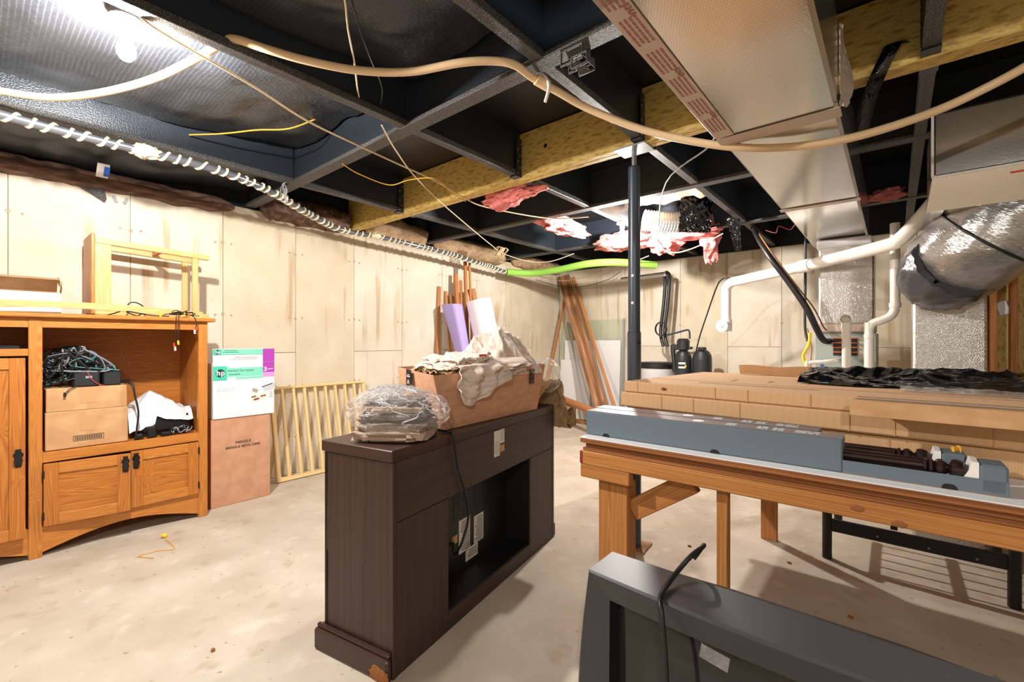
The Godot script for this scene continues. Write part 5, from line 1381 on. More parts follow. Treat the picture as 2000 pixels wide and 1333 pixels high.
func make_load():
	# open carton on the fireplace
	var P := [Vector3(-1.569, 1.095, -1.316), Vector3(-1.965, 1.115, -1.41), Vector3(-1.975, 1.12, -2.27), Vector3(-1.585, 1.112, -2.187)]
	var Q := [Vector3(-1.553, 0.847, -1.372), Vector3(-1.90, 0.847, -1.43), Vector3(-1.945, 0.847, -2.20), Vector3(-1.618, 0.847, -2.15)]
	var o := thing("open_carton", "open brown carton heaped with cream cloths on the fireplace", "box", Vector3(-1.75, 0.847, -1.78))
	var b := MB.new()
	b.quad(Q[0], Q[1], Q[2], Q[3], Vector3.UP)
	part(o, "bottom", b, M.card_rose)
	for i in 4:
		var j := (i + 1) % 4
		b = MB.new()
		var a0: Vector3 = Q[i]; var a1: Vector3 = Q[j]; var t1: Vector3 = P[j]; var t0: Vector3 = P[i]
		var outw := ((a0 + a1) * 0.5 - Vector3(-1.755, 0.85, -1.79))
		outw.y = 0
		var nn := outw.normalized()
		var f := func(u: float, w: float) -> Vector3:
			var p := a0.lerp(a1, u).lerp(t0.lerp(t1, u), w)
			return p + nn * 0.008 * sin(u * PI) * sin(w * PI)
		b.sheet(10, 6, f, 0.005, nn)
		part(o, "wall", b, M.card_rose)
	# tape with printed mark on the short wall, barcode on the long wall
	var e1: Vector3 = (P[1] - P[0]).normalized()
	var nrm := e1.cross(Vector3.UP).normalized()
	if nrm.z < 0: nrm = -nrm
	var tb := Basis(e1, Vector3.UP, nrm)
	b = MB.new(); b.box(P[0] + e1 * 0.235 + Vector3(0, -0.038, 0.0) + nrm * 0.013, Vector3(0.055, 0.085, 0.002), 0.0, tb)
	var tp := part(o, "black_tape", b, M.black)
	b = MB.new()
	for k in [-1, 1]: b.box(P[0] + e1 * (0.235 + k * 0.006) + Vector3(0, -0.055, 0) + nrm * 0.0146, Vector3(0.004, 0.018, 0.001), 0.0, tb * Basis(Vector3(0, 0, 1), 0.2 * k))
	b.box(P[0] + e1 * 0.235 + Vector3(0, -0.028, 0) + nrm * 0.0146, Vector3(0.036, 0.004, 0.001), 0.0, tb); b.box(P[0] + e1 * 0.235 + Vector3(0, -0.020, 0) + nrm * 0.0146, Vector3(0.026, 0.002, 0.001), 0.0, tb)
	part(tp, "printed_mark", b, M.white)
	var l1: Vector3 = (P[3] - P[0]).normalized()
	var up2: Vector3 = (P[3] - Q[3]).normalized()
	var n2 := Vector3(0.985, -0.05, -0.02).normalized()
	var lb := Basis(l1, n2.cross(l1).normalized(), n2).orthonormalized()
	b = MB.new()
	var c0 := P[3] as Vector3 - l1 * 0.14 + Vector3(0.004, -0.062, 0)
	for k in 9: b.box(c0 + Vector3(0, -0.036 + k * 0.009, 0), Vector3(0.040, 0.004 if k % 3 else 0.0065, 0.003), 0.0, lb)
	b.box(c0 + l1 * 0.021, Vector3(0.002, 0.082, 0.003), 0.0, lb); b.box(c0 - l1 * 0.021, Vector3(0.002, 0.082, 0.003), 0.0, lb)
	part(o, "barcode", b, M.ink)
	# heaped cloth
	var g := "cream cloths in the carton"
	var ridge := noise(1.15, 231, 4, true)
	var soft := noise(2.2, 232, 4)
	var heap := func(u: float, w: float) -> Vector3:
		var z := lerpf(-1.46, -2.13, u)
		var x := lerpf(-1.57, -1.96, w)
		var e := pow(maxf(0.0, sin(w * PI)), 0.55) * pow(maxf(0.0, sin(clampf(u * 0.97 + 0.015, 0, 1) * PI)), 0.35)
		var prof := 0.05 + 0.205 * smoothstep(0.30, 0.80, u) + 0.02 * sin(u * 14.0)
		return Vector3(x + 0.03 * soft.get_noise_2d(z * 2.0, x * 2.0), 1.065 + e * prof + e * 0.075 * (ridge.get_noise_2d(z * 2.4, x * 2.4)) + 0.05 * e * soft.get_noise_2d(z * 3.0, x * 3.0), z + 0.03 * soft.get_noise_2d(x * 3.0, z * 3.0 + 9.0))
	b = MB.new(); b.sheet(80, 46, heap, 0.006)
	solo("cloth_heap", "crumpled cream canvas cloth heaped in the open carton", "cloth", b, M.canvas, g)
	# the corner hanging over the long wall
	var hang := func(u: float, w: float) -> Vector3:
		var z := lerpf(-1.45, -1.97, u)
		var drop := 0.285 * pow(sin(clampf(0.30 + u * 0.70, 0, 1) * PI), 1.3) * (1.0 if u > 0.0 else 1.0) * (1.0 - 0.35 * u)
		drop = 0.015 + 0.17 * (smoothstep(-0.15, 0.10, u) * (1.0 - smoothstep(0.06, 1.0, u)))
		var fold := 0.010 * sin(u * 26.0 + w * 5.0) + 0.035 * soft.get_noise_2d(u * 1.6, w * 1.2) + 0.02 * ridge.get_noise_2d(u * 1.3, w * 1.3)
		var over := clampf(w / 0.25, 0, 1)
		var x := lerpf(-1.66, -1.548, sin(over * PI * 0.5))
		var y := 1.135 + 0.10 * smoothstep(0.2, 0.9, u) * (1.0 - over)
		if w > 0.25: y = 1.13 - drop * (w - 0.25) / 0.75
		else: y = lerpf(1.14 + 0.05 * u, 1.13, over)
		return Vector3(x + (fold + 0.012) * smoothstep(0.15, 0.4, w), y, z + 0.06 * (w - 0.25) * clampf(w * 4 - 1, 0, 1) * (0.3 - u))
	b = MB.new(); b.sheet(60, 36, hang, 0.004, Vector3(1, 0, 0))
	solo("hanging_cloth", "corner of cream canvas cloth hanging over the open carton's long side", "cloth", b, M.canvas, g)
	o = thing("folded_cloth", "flat folded cream cloth with a red tag on top of the open carton", "cloth", Vector3(-1.62, 1.13, -1.5), g)
	for k in 3:
		var yy := 1.128 + k * 0.016
		var ff := func(u: float, w: float) -> Vector3:
			return Vector3(lerpf(-1.58, -1.86, w) + 0.01 * sin(u * 9.0 + k), yy + 0.022 * soft.get_noise_2d(u * 1.5 + k, w * 1.5) + 0.03 * u, lerpf(-1.435 - 0.02 * k, -1.72, u))
		b = MB.new(); b.sheet(24, 18, ff, 0.012)
		part(o, "layer", b, M.canvas)
	b = MB.new(); b.box(Vector3(-1.574, 1.178, -1.64), Vector3(0.004, 0.012, 0.05), 0.001)
	part(o, "red_tag", b, M.red)
	var kh := func(u: float, w: float) -> Vector3: return Vector3(lerpf(-1.585, -1.9, w), 1.10 + 0.03 * soft.get_noise_2d(u * 4, w * 4) + 0.01 * sin(u * 30), lerpf(-1.44, -1.78, u))
	b = MB.new(); b.sheet(30, 20, kh, 0.004)
	solo("khaki_cloth", "khaki cloth layer peeking out at the open carton's near edge", "cloth", b, M.khaki, g)
	# cloth spilling off the far end of the fireplace
	var sp := func(u: float, w: float) -> Vector3:
		var x := lerpf(-1.63, -2.0, w) + 0.02 * soft.get_noise_2d(u * 3, w * 3)
		var z := lerpf(-2.17, -2.45, clampf(u / 0.55, 0, 1))
		var y := 0.87 + 0.11 * sin(clampf(u / 0.6, 0, 1) * PI * 0.85) + 0.05 * ridge.get_noise_2d(u * 2, w * 2)
		if u > 0.55:
			y = lerpf(0.93, 0.69, (u - 0.55) / 0.45) + 0.01 * soft.get_noise_2d(u * 5, w * 5)
			z = -2.455 - 0.03 * sin((u - 0.55) / 0.45 * PI) + 0.012 * sin(w * 25)
		return Vector3(x, y, z)
	b = MB.new(); b.sheet(48, 30, sp, 0.006, Vector3(0.2, 1, 0))
	solo("spilled_cloth", "khaki cloth spilling off the far end of the fireplace top", "cloth", b, M.khaki)
	var rl := []
	var rq := []
	for i in 70:
		var t := i / 69.0
		var an := t * TAU * 2.6
		rl.append(Vector2(cos(an), sin(an)) * (0.012 + 0.05 * t))
	b = MB.new()
	var fr := func(u: float, w: float) -> Vector3:
		var q: Vector2 = rl[int(round(u * 69))]
		return Vector3(lerpf(-1.60, -1.95, w), 0.745 + q.y * 1.35, -2.485 + q.x)
	b.sheet(69, 6, fr, 0.003, Vector3(0, 0, -1))
	solo("rolled_cloth", "rolled khaki cloth hanging at the fireplace's far corner", "cloth", b, M.khaki)
	var nb := noise(0.5, 241, 4, true)
	b = MB.new(); b.blob(Vector3(-1.70, 1.03, -2.36), Vector3(0.09, 0.10, 0.075), 0.25, nb, 28, 18)
	solo("clear_bag", "small crumpled clear plastic bag on the khaki cloth behind the carton", "plastic bag", b, M.clear_plastic)
	# bag of folded clothes
	o = thing("bagged_clothes", "clear plastic bag of folded grey and beige clothes on the fireplace top", "bag", Vector3(-1.60, 0.846, -1.12))
	var rot := Basis(Vector3.UP, 0.62)
	var c := Vector3(-1.60, 0.846, -1.15)
	var mats := ["cloth_beige", "cloth_taupe", "cloth_dark", "cloth_grey", "cloth_beige", "cloth_grey"]
	var hh := [0.034, 0.032, 0.012, 0.026, 0.024, 0.022]
	var yy := 0.852
	for k in 6:
		var sy: float = hh[k]
		var wd := 0.30 - 0.014 * k
		b = MB.new(); b.pillow(c + Vector3(0, yy - c.y + sy * 0.5, 0) + rot * Vector3(0.006 * sin(k * 2.3), 0, 0.008 * cos(k * 1.7)), Vector3(wd * 0.5, sy * 0.60, 0.12 - 0.005 * k), 0.30, 0.16, noise(0.9, 260 + k), rot, 56, 18)
		part(o, "folded_garment", b, M[mats[k]])
		yy += sy + 0.001
	b = MB.new(); b.blob(c + Vector3(0, 0.108, 0), Vector3(0.205, 0.100, 0.150), 0.14, noise(0.16, 251, 4, true), 72, 44, -0.86, rot)
	part(o, "plastic_bag", b, M.clear_plastic)
	# sharp white creases where the film is folded
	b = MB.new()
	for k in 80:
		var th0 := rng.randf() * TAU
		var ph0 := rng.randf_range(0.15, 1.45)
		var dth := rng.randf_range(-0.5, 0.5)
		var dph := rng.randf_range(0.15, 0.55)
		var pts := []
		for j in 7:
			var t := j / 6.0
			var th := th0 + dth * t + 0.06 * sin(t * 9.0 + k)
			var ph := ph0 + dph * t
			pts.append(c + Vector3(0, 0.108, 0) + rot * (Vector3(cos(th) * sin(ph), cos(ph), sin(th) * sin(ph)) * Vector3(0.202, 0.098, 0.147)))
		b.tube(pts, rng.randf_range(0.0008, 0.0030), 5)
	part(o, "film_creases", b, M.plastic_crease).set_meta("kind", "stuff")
	b = MB.new(); b.blob(c + Vector3(-0.03, 0.165, 0.0), Vector3(0.11, 0.045, 0.09), 0.4, noise(0.3, 252, 4, true), 48, 30, -0.9, rot)
	part(o, "bag_neck", b, M.clear_plastic)

# ---------------------------------------------------------------- things leaning at the far walls
func make_leaners():
	var o := thing("foam_roll", "big white roll of foam wrap leaning against the left wall", "roll", Vector3(-3.75, 0, -4.1))
	var b := MB.new(); b.tube([Vector3(-3.62, 0.02, -4.22), Vector3(-3.94, 1.75, -4.03)], 0.155, 28)
	part(o, "roll", b, M.roll_white)
	# lilac sheet curved round the sticks
	var f := func(u: float, w: float) -> Vector3:
		var top := Vector3(-4.30, 1.70, -3.74).lerp(Vector3(-4.06, 1.70, -3.88), u) + Vector3(0.11 * sin(u * PI), 0, 0.10 * sin(u * PI))
		var bot := Vector3(-4.02, 0.35, -3.90).lerp(Vector3(-3.87, 0.35, -3.97), u) + Vector3(0.05 * sin(u * PI), 0, 0.05 * sin(u * PI))
		return bot.lerp(top, w) + Vector3(0.05 * sin(w * PI) * (1 - u), 0, 0)
	b = MB.new(); b.sheet(16, 12, f, 0.004, Vector3(1, 0, 0.5))
	solo("lilac_sheet", "curved lilac foam sheet standing in front of the wooden sticks", "foam sheet", b, M.lilac)
	b = MB.new(); b.tube([Vector3(-3.90, 0.02, -4.42), Vector3(-4.17, 1.92, -4.13)], 0.05, 18)
	solo("cardboard_tube", "upright tan cardboard tube behind the white foam roll", "tube", b, M.card_tube)
	var g := "wooden sticks leaning on the left wall"
	var st := [[Vector3(-4.10, 0, -3.82), Vector3(-4.335, 1.88, -3.84), 0.016, 0.04, "short thin wooden stick leaning leftmost in the bundle"], [Vector3(-4.08, 0, -3.86), Vector3(-4.305, 1.84, -3.90), 0.018, 0.035, "short wooden stick with a pale edge, second from the left"], [Vector3(-4.06, 0, -3.90), Vector3(-4.255, 2.10, -3.94), 0.03, 0.055, "ribbed wooden trim strip in the middle of the bundle"], [Vector3(-4.05, 0, -3.93), Vector3(-4.215, 2.02, -3.985), 0.018, 0.035, "slim wooden stick just right of the ribbed strip"], [Vector3(-4.03, 0, -3.98), Vector3(-4.17, 2.26, -4.02), 0.03, 0.04, "tallest wooden stick, reaching the wrapped hose"], [Vector3(-4.00, 0, -4.02), Vector3(-4.13, 2.25, -4.06), 0.018, 0.03, "tall dark stick behind the cardboard tube"]]
	for s in st:
		b = MB.new(); b.uo = Vector2(rng.randf(), rng.randf()); b.beam(s[0] + Vector3(0, 0.01, 0), s[1], s[2], s[3], Vector3(0, 0, 1), 0.002)
		solo("wooden_stick", s[4], "stick", b, M.pine, g)
	b = MB.new(); b.beam(Vector3(-4.28, 0.01, -3.62), Vector3(-4.335, 1.93, -3.735), 0.012, 0.05, Vector3(0, 0, 1), 0.001)
	solo("thin_lath", "thin lath with a slanted end leaning on the wall left of the sticks", "lath", b, M.pine, g)
	# planks and panels against the back wall
	var gp := "boards in the far corner"
	b = MB.new(); b.uo = Vector2(0.2, 0.5); b.beam(Vector3(-3.02, 0.03, -5.62), Vector3(-4.20, 2.33, -6.31), 0.19, 0.036, Vector3(0.55, 0.2, 0.83))
	solo("rough_plank", "rough weathered plank leaning diagonally in the far corner", "plank", b, M.plank, gp)
	b = MB.new(); b.uo = Vector2(0.7, 0.1); b.beam(Vector3(-2.90, 0.03, -5.80), Vector3(-4.05, 2.30, -6.37), 0.05, 0.03, Vector3(0.55, 0.2, 0.83))
	solo("rough_plank", "narrow paler plank edge beside the rough weathered plank", "plank", b, M.pine, gp)
	b = MB.new(); b.beam(Vector3(-4.27, 0.01, -5.75), Vector3(-4.17, 2.02, -6.33), 0.05, 0.03, Vector3(1, 0, 0))
	solo("wood_strip", "reddish wood strip leaning in the corner behind the weathered plank", "stick", b, M.card_tube, gp)
	b = MB.new(); b.beam(Vector3(-3.40, 0.02, -5.78), Vector3(-4.09, 1.55, -6.27), 0.035, 0.02, Vector3(1, 0, 0.4))
	solo("metal_strip", "thin silvery metal strip leaning left of the weathered plank", "strip", b, M.steel, gp)
	b = MB.new(); b.beam(Vector3(-3.67, 0.012, -6.26), Vector3(-3.67, 1.26, -6.315), 1.0, 0.012, Vector3(0, 0, 1), 0.001)
	solo("white_board", "tall white board leaning against the back wall behind the planks", "panel", b, M.white_board, gp)
	b = MB.new(); b.beam(Vector3(-3.90, 0.012, -6.17), Vector3(-3.93, 0.95, -6.25), 0.55, 0.01, Vector3(0, 0, 1), 0.001)
	solo("white_board", "short white board in front of the tall one at the corner", "panel", b, M.white_board, gp)
	o = thing("glass_pane", "clear greenish glass pane standing behind the tall white board", "glass", Vector3(-3.52, 0, -6.35), gp)
	b = MB.new(); b.beam(Vector3(-3.52, 0.02, -6.345), Vector3(-3.52, 1.59, -6.375), 0.74, 0.006, Vector3(0, 0, 1), 0.001)
	part(o, "pane", b, M.pane)
	b = MB.new(); b.beam(Vector3(-3.14, 0.02, -6.345), Vector3(-3.14, 1.59, -6.372), 0.03, 0.02, Vector3(0, 0, 1), 0.001)
	part(o, "edge_strip", b, M.wire_grey)
	b = MB.new(); b.beam(Vector3(-4.18, 0.02, -6.32), Vector3(-4.18, 1.55, -6.37), 0.24, 0.006, Vector3(0, 0, 1), 0.001)
	solo("glass_pane", "narrow greenish glass pane in the corner left of the planks", "glass", b, M.pane, gp)
	b = MB.new(); b.tube([Vector3(-3.78, 0.36, -5.72), Vector3(-2.55, 0.30, -4.95)], 0.05, 18)
	o = thing("cardboard_tube", "long brown cardboard tube lying level behind the fireplace's far end", "tube", Vector3(-3.2, 0, -5.3))
	part(o, "tube", b, M.card_tube)
	b = MB.new(); b.span(Vector3(-3.75, 0, -5.75), Vector3(-3.6, 0.308, -5.55), 0.01); b.span(Vector3(-2.85, 0, -5.2), Vector3(-2.7, 0.262, -5.0), 0.01)
	part(o, "support_block", b, M.plank)
	b = MB.new(); b.span(Vector3(-3.8, 0.0, -6.0), Vector3(-2.9, 0.05, -5.9), 0.004)
	solo("floor_batten", "low wooden batten on the floor before the leaning boards", "batten", b, M.plank)

# ---------------------------------------------------------------- work table and its load
func make_table():
	var o := thing("work_table", "homemade work table with layered plywood top and lumber legs", "table", Vector3(0.1, 0, -2.45))
	var x0 := -1.055
	var x1 := 1.35
	var zf := -1.712
	var zb := -3.25
	var put := func(nm: String, a: Vector3, c: Vector3, m: Material, bev := 0.003) -> MeshInstance3D:
		var b := MB.new(); b.uo = Vector2(rng.randf() * 3, rng.randf()); b.span(a, c, bev)
		return part(o, nm, b, m)
	put.call("white_sheet", Vector3(x0, 0.826, zb), Vector3(x1, 0.830, zf), M.white_board, 0.001)
	put.call("plywood_top", Vector3(x0 + 0.002, 0.806, zb), Vector3(x1, 0.826, zf - 0.002), M.plywood_edge, 0.001)
	put.call("plywood_core", Vector3(x0 + 0.02, 0.786, zb), Vector3(x1, 0.806, zf - 0.02), M.plywood_edge, 0.001)
	put.call("plywood_bottom", Vector3(x0 + 0.012, 0.772, zb), Vector3(x1, 0.785, zf - 0.008), M.plywood_edge, 0.001)
	put.call("apron", Vector3(x0, 0.712, zf - 0.045), Vector3(x1, 0.771, zf - 0.004), M.pine)
	put.call("apron", Vector3(x0, 0.682, zb), Vector3(x1, 0.771, zb + 0.038), M.pine)
	put.call("apron", Vector3(x0 + 0.002, 0.712, zb + 0.04), Vector3(x0 + 0.04, 0.771, zf - 0.048), M.pine)
	for xx in [-0.45, 0.2, 0.85]: put.call("joist", Vector3(xx - 0.019, 0.70, zb + 0.04), Vector3(xx + 0.019, 0.771, zf - 0.048), M.pine)
	put.call("cleat", Vector3(x0, 0.655, zf - 0.045), Vector3(-0.825, 0.7115, zf - 0.006), M.pine)
	put.call("stained_end", Vector3(x0 - 0.002, 0.714, zf - 0.044), Vector3(x0 + 0.014, 0.769, zf - 0.002), M.stain_red)
	put.call("leg", Vector3(-0.988, 0.0, zf - 0.13), Vector3(-0.852, 0.655, zf - 0.048), M.pine)
	put.call("leg", Vector3(-0.50, 0.0, zf - 0.09), Vector3(-0.462, 0.712, zf - 0.048), M.pine)
	put.call("leg", Vector3(1.2, 0.0, zf - 0.13), Vector3(1.33, 0.712, zf - 0.048), M.pine)
	put.call("leg", Vector3(-0.645, 0.0, -3.245), Vector3(-0.555, 0.771, -3.207), M.pine)
	put.call("leg", Vector3(1.2, 0.0, -3.245), Vector3(1.29, 0.771, -3.207), M.pine)
	var b := MB.new(); b.uo = Vector2(1.3, 0.2); b.beam(Vector3(-0.85, 0.53, zf - 0.10), Vector3(-0.60, 0.70, zf - 0.10), 0.038, 0.085, Vector3.UP)
	part(o, "brace", b, M.pine)
	for q in [Vector3(-0.085, 0.745, zf - 0.004), Vector3(0.012, 0.722, zf - 0.004)]:
		b = MB.new(); b.blob(q, Vector3(0.018, 0.010, 0.0012), 0.3, noise(0.4, 311), 18, 10)
		part(o, "knot", b, M.plywood_edge)
	# long grey gift cartons, one behind the other, each with two rods in its open end
	var gi := 0
	for e in [[-1.06, -0.125, 0.235, -1.775, "grey long carton in front, its open end showing curtain rods"], [-1.08, -0.20, 0.165, -1.882, "grey long carton behind the front one, its end cut open"]]:
		var xa: float = e[0]; var xb: float = e[1]; var xc: float = e[2]; var z: float = e[3]
		var d := 0.098
		var t := thing("rod_carton", e[4], "box", Vector3((xa + xc) * 0.5, 0.831, z - d * 0.5), "grey curtain rod cartons")
		b = MB.new(); b.span(Vector3(xa, 0.8315, z - d), Vector3(xb, 0.936, z), 0.004)
		part(t, "closed_body", b, M.grey_card)
		b = MB.new(); b.span(Vector3(xa + 0.002, 0.936, z - d + 0.002), Vector3(xb, 0.938, z - 0.003), 0.0)
		var lid := part(t, "top_panel", b, M.grey_top)
		for side in [z - 0.004, z - d]:
			b = MB.new(); b.span(Vector3(xb, 0.8315, side), Vector3(xc, 0.872, side + 0.004), 0.001)
			part(t, "low_side", b, M.grey_card)
		b = MB.new(); b.span(Vector3(xb, 0.8315, z - d), Vector3(xc, 0.834, z), 0.0)
		part(t, "floor", b, M.card)
		b = MB.new(); b.span(Vector3(xc - 0.055, 0.834, z - d), Vector3(xc, 0.912, z), 0.006)
		part(t, "end_cap", b, M.grey_card)
		b = MB.new()
		b.prism(PackedVector2Array([Vector2(xc - 0.145, 0.838), Vector2(xc - 0.056, 0.838), Vector2(xc - 0.056, 0.914), Vector2(xc - 0.07, 0.916), Vector2(xc - 0.076, 0.89), Vector2(xc - 0.088, 0.868), Vector2(xc - 0.105, 0.857), Vector2(xc - 0.145, 0.852)]), 0.088, Transform3D(Basis.IDENTITY, Vector3(0, 0, z - d + 0.005)))
		part(t, "foam_cradle", b, M.foam_white)
		for q in [0.10, 0.55, 1.18]:
			b = MB.new(); b.prism(PackedVector2Array([Vector2(-0.017, 0), Vector2(0.017, 0), Vector2(0.015, 0.008), Vector2(0.008, 0.014), Vector2(-0.008, 0.014), Vector2(-0.015, 0.008)]), 0.0008, Transform3D(Basis.IDENTITY, Vector3(xa + q, 0.8318, z)))
			part(t, "finger_notch", b, M.tv_black)
		# printed line on the lid
		b = MB.new()
		b.lathe([[0.022, 0], [0.001, 0.0006]], 20, Transform3D(Basis.IDENTITY, Vector3(xb - 0.46, 0.9384, z - 0.05)))
		part(lid, "white_oval", b, M.white)
		var lt := Basis(Vector3(1, 0, 0), Vector3(0, 0, -1), Vector3(0, 1, 0))
		for q in [[-0.34, 0.035, 2], [-0.235, 0.035, 4], [-0.185, 0.035, 4], [-0.10, 0.07, 2]]: scribble(lid, Transform3D(lt, Vector3(xb + q[0], 0.9387, z - 0.05)), q[1], 0.055, q[2], M.pale_print)
		for k in 2:
			var rz := z - 0.028 - 0.044 * k
			var rx := xc - 0.10 + 0.02 * k
			var r := thing("curtain_rod", ["dark curtain rod with turned finial in the front grey carton", "plain dark curtain rod behind the finial rod in the front grey carton", "dark curtain rod with turned finial in the rear grey carton", "plain dark curtain rod behind the finial rod in the rear grey carton"][gi], "curtain rod", Vector3(xb, 0.87, rz), "dark curtain rods")
			b = MB.new(); b.tube([Vector3(xb + 0.001, 0.884, rz), Vector3(rx - 0.07, 0.884, rz)], 0.0125, 14)
			part(r, "rod", b, M.rod)
			if k == 0:
				b = MB.new()
				b.lathe([[0.0120, 0.0000], [0.0204, 0.0011], [0.0216, 0.0069], [0.0144, 0.0103], [0.0228, 0.0138], [0.0240, 0.0196], [0.0156, 0.0242], [0.0228, 0.0299], [0.0252, 0.0391], [0.0168, 0.0494], [0.0120, 0.0540], [0.0264, 0.0598], [0.0288, 0.0713], [0.0252, 0.0828], [0.0180, 0.0920], [0.0132, 0.0966], [0.0012, 0.1012]], 20, Transform3D(Basis(Vector3(0, 0, 1), -PI / 2), Vector3(rx - 0.07, 0.884, rz)))
				part(r, "finial", b, M.rod)
			gi += 1
	# three flat cartons stacked at the back of the table
	var c0 := Vector3(-1.07, 0, -2.13)
	var q := Basis(Vector3.UP, deg_to_rad(-5.0))
	var lay := [[0.831, 0.919, 0.025, "bottom flat carton of the stack on the work table"], [0.920, 0.990, 0.0, "middle flat fluted carton of the stack on the work table"], [0.991, 1.045, 0.012, "top flat fluted carton of the stack, with scored printing"]]
	var li := 0
	for e in lay:
		var t := thing("flat_carton", e[3], "box", c0 + q * Vector3(0.95, 0, -0.5) + Vector3(0, e[0], 0), "flat cartons on the table", deg_to_rad(-5.0))
		var h: float = e[1] - e[0]
		b = MB.new(); b.box(Vector3(e[2] * 0.5, h * 0.5, -e[2] * 0.5), Vector3(1.9 - e[2], h, 1.0 - e[2]), 0.006)
		part(t, "carton", b, M.card_fluted, true)
		for s in 7:
			b = MB.new(); b.box(Vector3(-0.80 + s * 0.24 + 0.08 * sin(s * 4.1 + li * 2.0), h * 0.5, 0.5 - e[2] + 0.0008), Vector3(0.006, h * 0.94, 0.003), 0.001)
			part(t, "scored_crease", b, M.card, true)
		if li == 2:
			b = MB.new()
			for s in 4: b.box(Vector3(-0.55 + s * 0.16, h, 0.05 - s * 0.03), Vector3(0.016, 0.0015, 0.11), 0.0, Basis(Vector3.UP, 0.1))
			part(t, "hand_slots", b, M.card_edge, true)
			scribble(t, Transform3D(Basis(Vector3(-1, 0, 0), Vector3(0, 0, 1), Vector3(0, 1, 0)), t.position + Vector3(-0.38, h + 0.0004, 0.30)), 0.5, 0.05, 1, M.card_edge)
			b = MB.new(); b.blob(Vector3(-0.72, 0.03, 0.492), Vector3(0.012, 0.006, 0.0015), 0.6, noise(0.5, 5), 12, 8); b.box(Vector3(0.0, h, 0.21), Vector3(1.86, 0.0015, 0.004), 0.0)
			part(t, "red_mark", b, M.stain_red, true)
			var lid_f := func(u: float, w: float) -> Vector3: return Vector3(lerpf(-0.70, 0.35, u), h + lerpf(0.0, 0.055, w) + 0.004 * sin(u * 23.0), -0.478 + 0.02 * w)
			b = MB.new(); b.sheet(20, 3, lid_f, 0.004, Vector3(0, 0, 1))
			part(t, "raised_flap", b, M.card, true)
		li += 1
	o = thing("flattened_carton", "flattened open-edged cardboard sleeve lying at the right over the stack", "box", Vector3(0.35, 1.0, -1.98), "", deg_to_rad(-4.0))
	b = MB.new(); b.box(Vector3(0, 0.050, -0.11), Vector3(0.92, 0.005, 0.24), 0.001)
	part(o, "upper_sheet", b, M.card_fluted, true)
	b = MB.new(); b.box(Vector3(0, 0.022, 0.085), Vector3(0.92, 0.050, 0.004), 0.001); b.box(Vector3(0, 0.046, 0.06), Vector3(0.92, 0.004, 0.05), 0.001)
	part(o, "folded_front", b, M.card, true)
	for s in 3:
		b = MB.new(); b.box(Vector3(0, 0.0495 + s * 0.002, 0.035 - s * 0.022), Vector3(0.90, 0.0015, 0.016), 0.0)
		part(o, "ragged_edge", b, M.galv if s == 1 else M.card_edge, true)
	# plastic on the stack
	var nr := noise(1.3, 261, 4, true)
	var g := "plastic sheets on the flat cartons"
	var fb := func(u: float, w: float) -> Vector3:
		var x := lerpf(-0.36, 1.0, u)
		var z := lerpf(-2.48, -3.05, w) - 0.10 * (1.0 - u) + 0.05 * sin(u * 11.0) * (1 - w)
		var e := sin(clampf(w, 0, 1) * PI)
		return Vector3(x, 1.052 + 0.055 * e * absf(nr.get_noise_2d(x * 1.4, z * 1.4)) + 0.03 * e + 0.05 * e * smoothstep(0.5, 0.75, u), z)
	b = MB.new(); b.sheet(90, 34, fb, 0.002)
	solo("black_plastic_sheet", "crumpled glossy black plastic sheet lying along the flat cartons", "plastic sheet", b, M.black_plastic, g)
	var ff := func(u: float, w: float) -> Vector3: return Vector3(lerpf(0.02, 0.52, u), 1.05 + 0.02 * sin(w * PI) * absf(nr.get_noise_2d(u * 2, w * 2)), lerpf(-2.40, -2.62, w) + 0.05 * u)
	b = MB.new(); b.sheet(40, 16, ff, 0.001)
	solo("clear_film", "strip of crinkled clear film in front of the black plastic", "plastic sheet", b, M.clear_plastic, g)
	b = MB.new()
	var lf := func(u: float, w: float) -> Vector3: return Vector3(0.135 + 0.02 * u, 0.9125 + 0.013 * sin(w * 3.0) + 0.008 * u * w, -1.93 - 0.02 * w + 0.012 * sin(u * 7))
	b.sheet(8, 8, lf, 0.001)
	solo("yellow_tissue", "small yellow scrap of tissue behind the grey carton's end", "scrap", b, M.leaf_yellow)

func make_stand():
	var o := thing("low_rack", "low black metal rack on round legs under the work table", "rack", Vector3(0.08, 0, -3.5))
	var b: MB
	for p in [Vector3(-0.295, 0, -3.17), Vector3(0.432, 0, -3.14), Vector3(-0.295, 0, -3.85), Vector3(0.432, 0, -3.85)]:
		if p.x > 0.3 and p.z < -3.5: p.z = -3.66
		b = MB.new(); b.tube([p + Vector3(0, 0.001, 0), p + Vector3(0, 0.27, 0)], 0.024, 16)
		part(o, "leg", b, M.stand_black)
	b = MB.new(); b.beam(Vector3(-0.275, 0.195, -3.172), Vector3(0.412, 0.205, -3.142), 0.022, 0.07)
	var r := part(o, "front_rail", b, M.stand_black)
	b = MB.new()
	for t in [0.3, 0.6, 0.85]: b.lathe([[0.006, 0], [0.004, 0.003], [0.0005, 0.003]], 8, Transform3D(Basis(Vector3(1, 0, 0), PI / 2), Vector3(lerpf(-0.275, 0.412, t), 0.19, lerpf(-3.172, -3.142, t) + 0.011)))
	part(r, "bolt", b, M.wire_grey)
	for x in [-0.295, 0.0, 0.432]:
		b = MB.new(); b.span(Vector3(x - 0.015, 0.24, -3.66), Vector3(x + 0.015, 0.262, -3.16), 0.002)
		part(o, "side_rail", b, M.stand_black)
	for i in 5:
		b = MB.new(); b.span(Vector3(-0.29, 0.262, -3.24 - i * 0.10), Vector3(0.43, 0.272, -3.228 - i * 0.10), 0.002)
		part(o, "slat", b, M.stand_black)

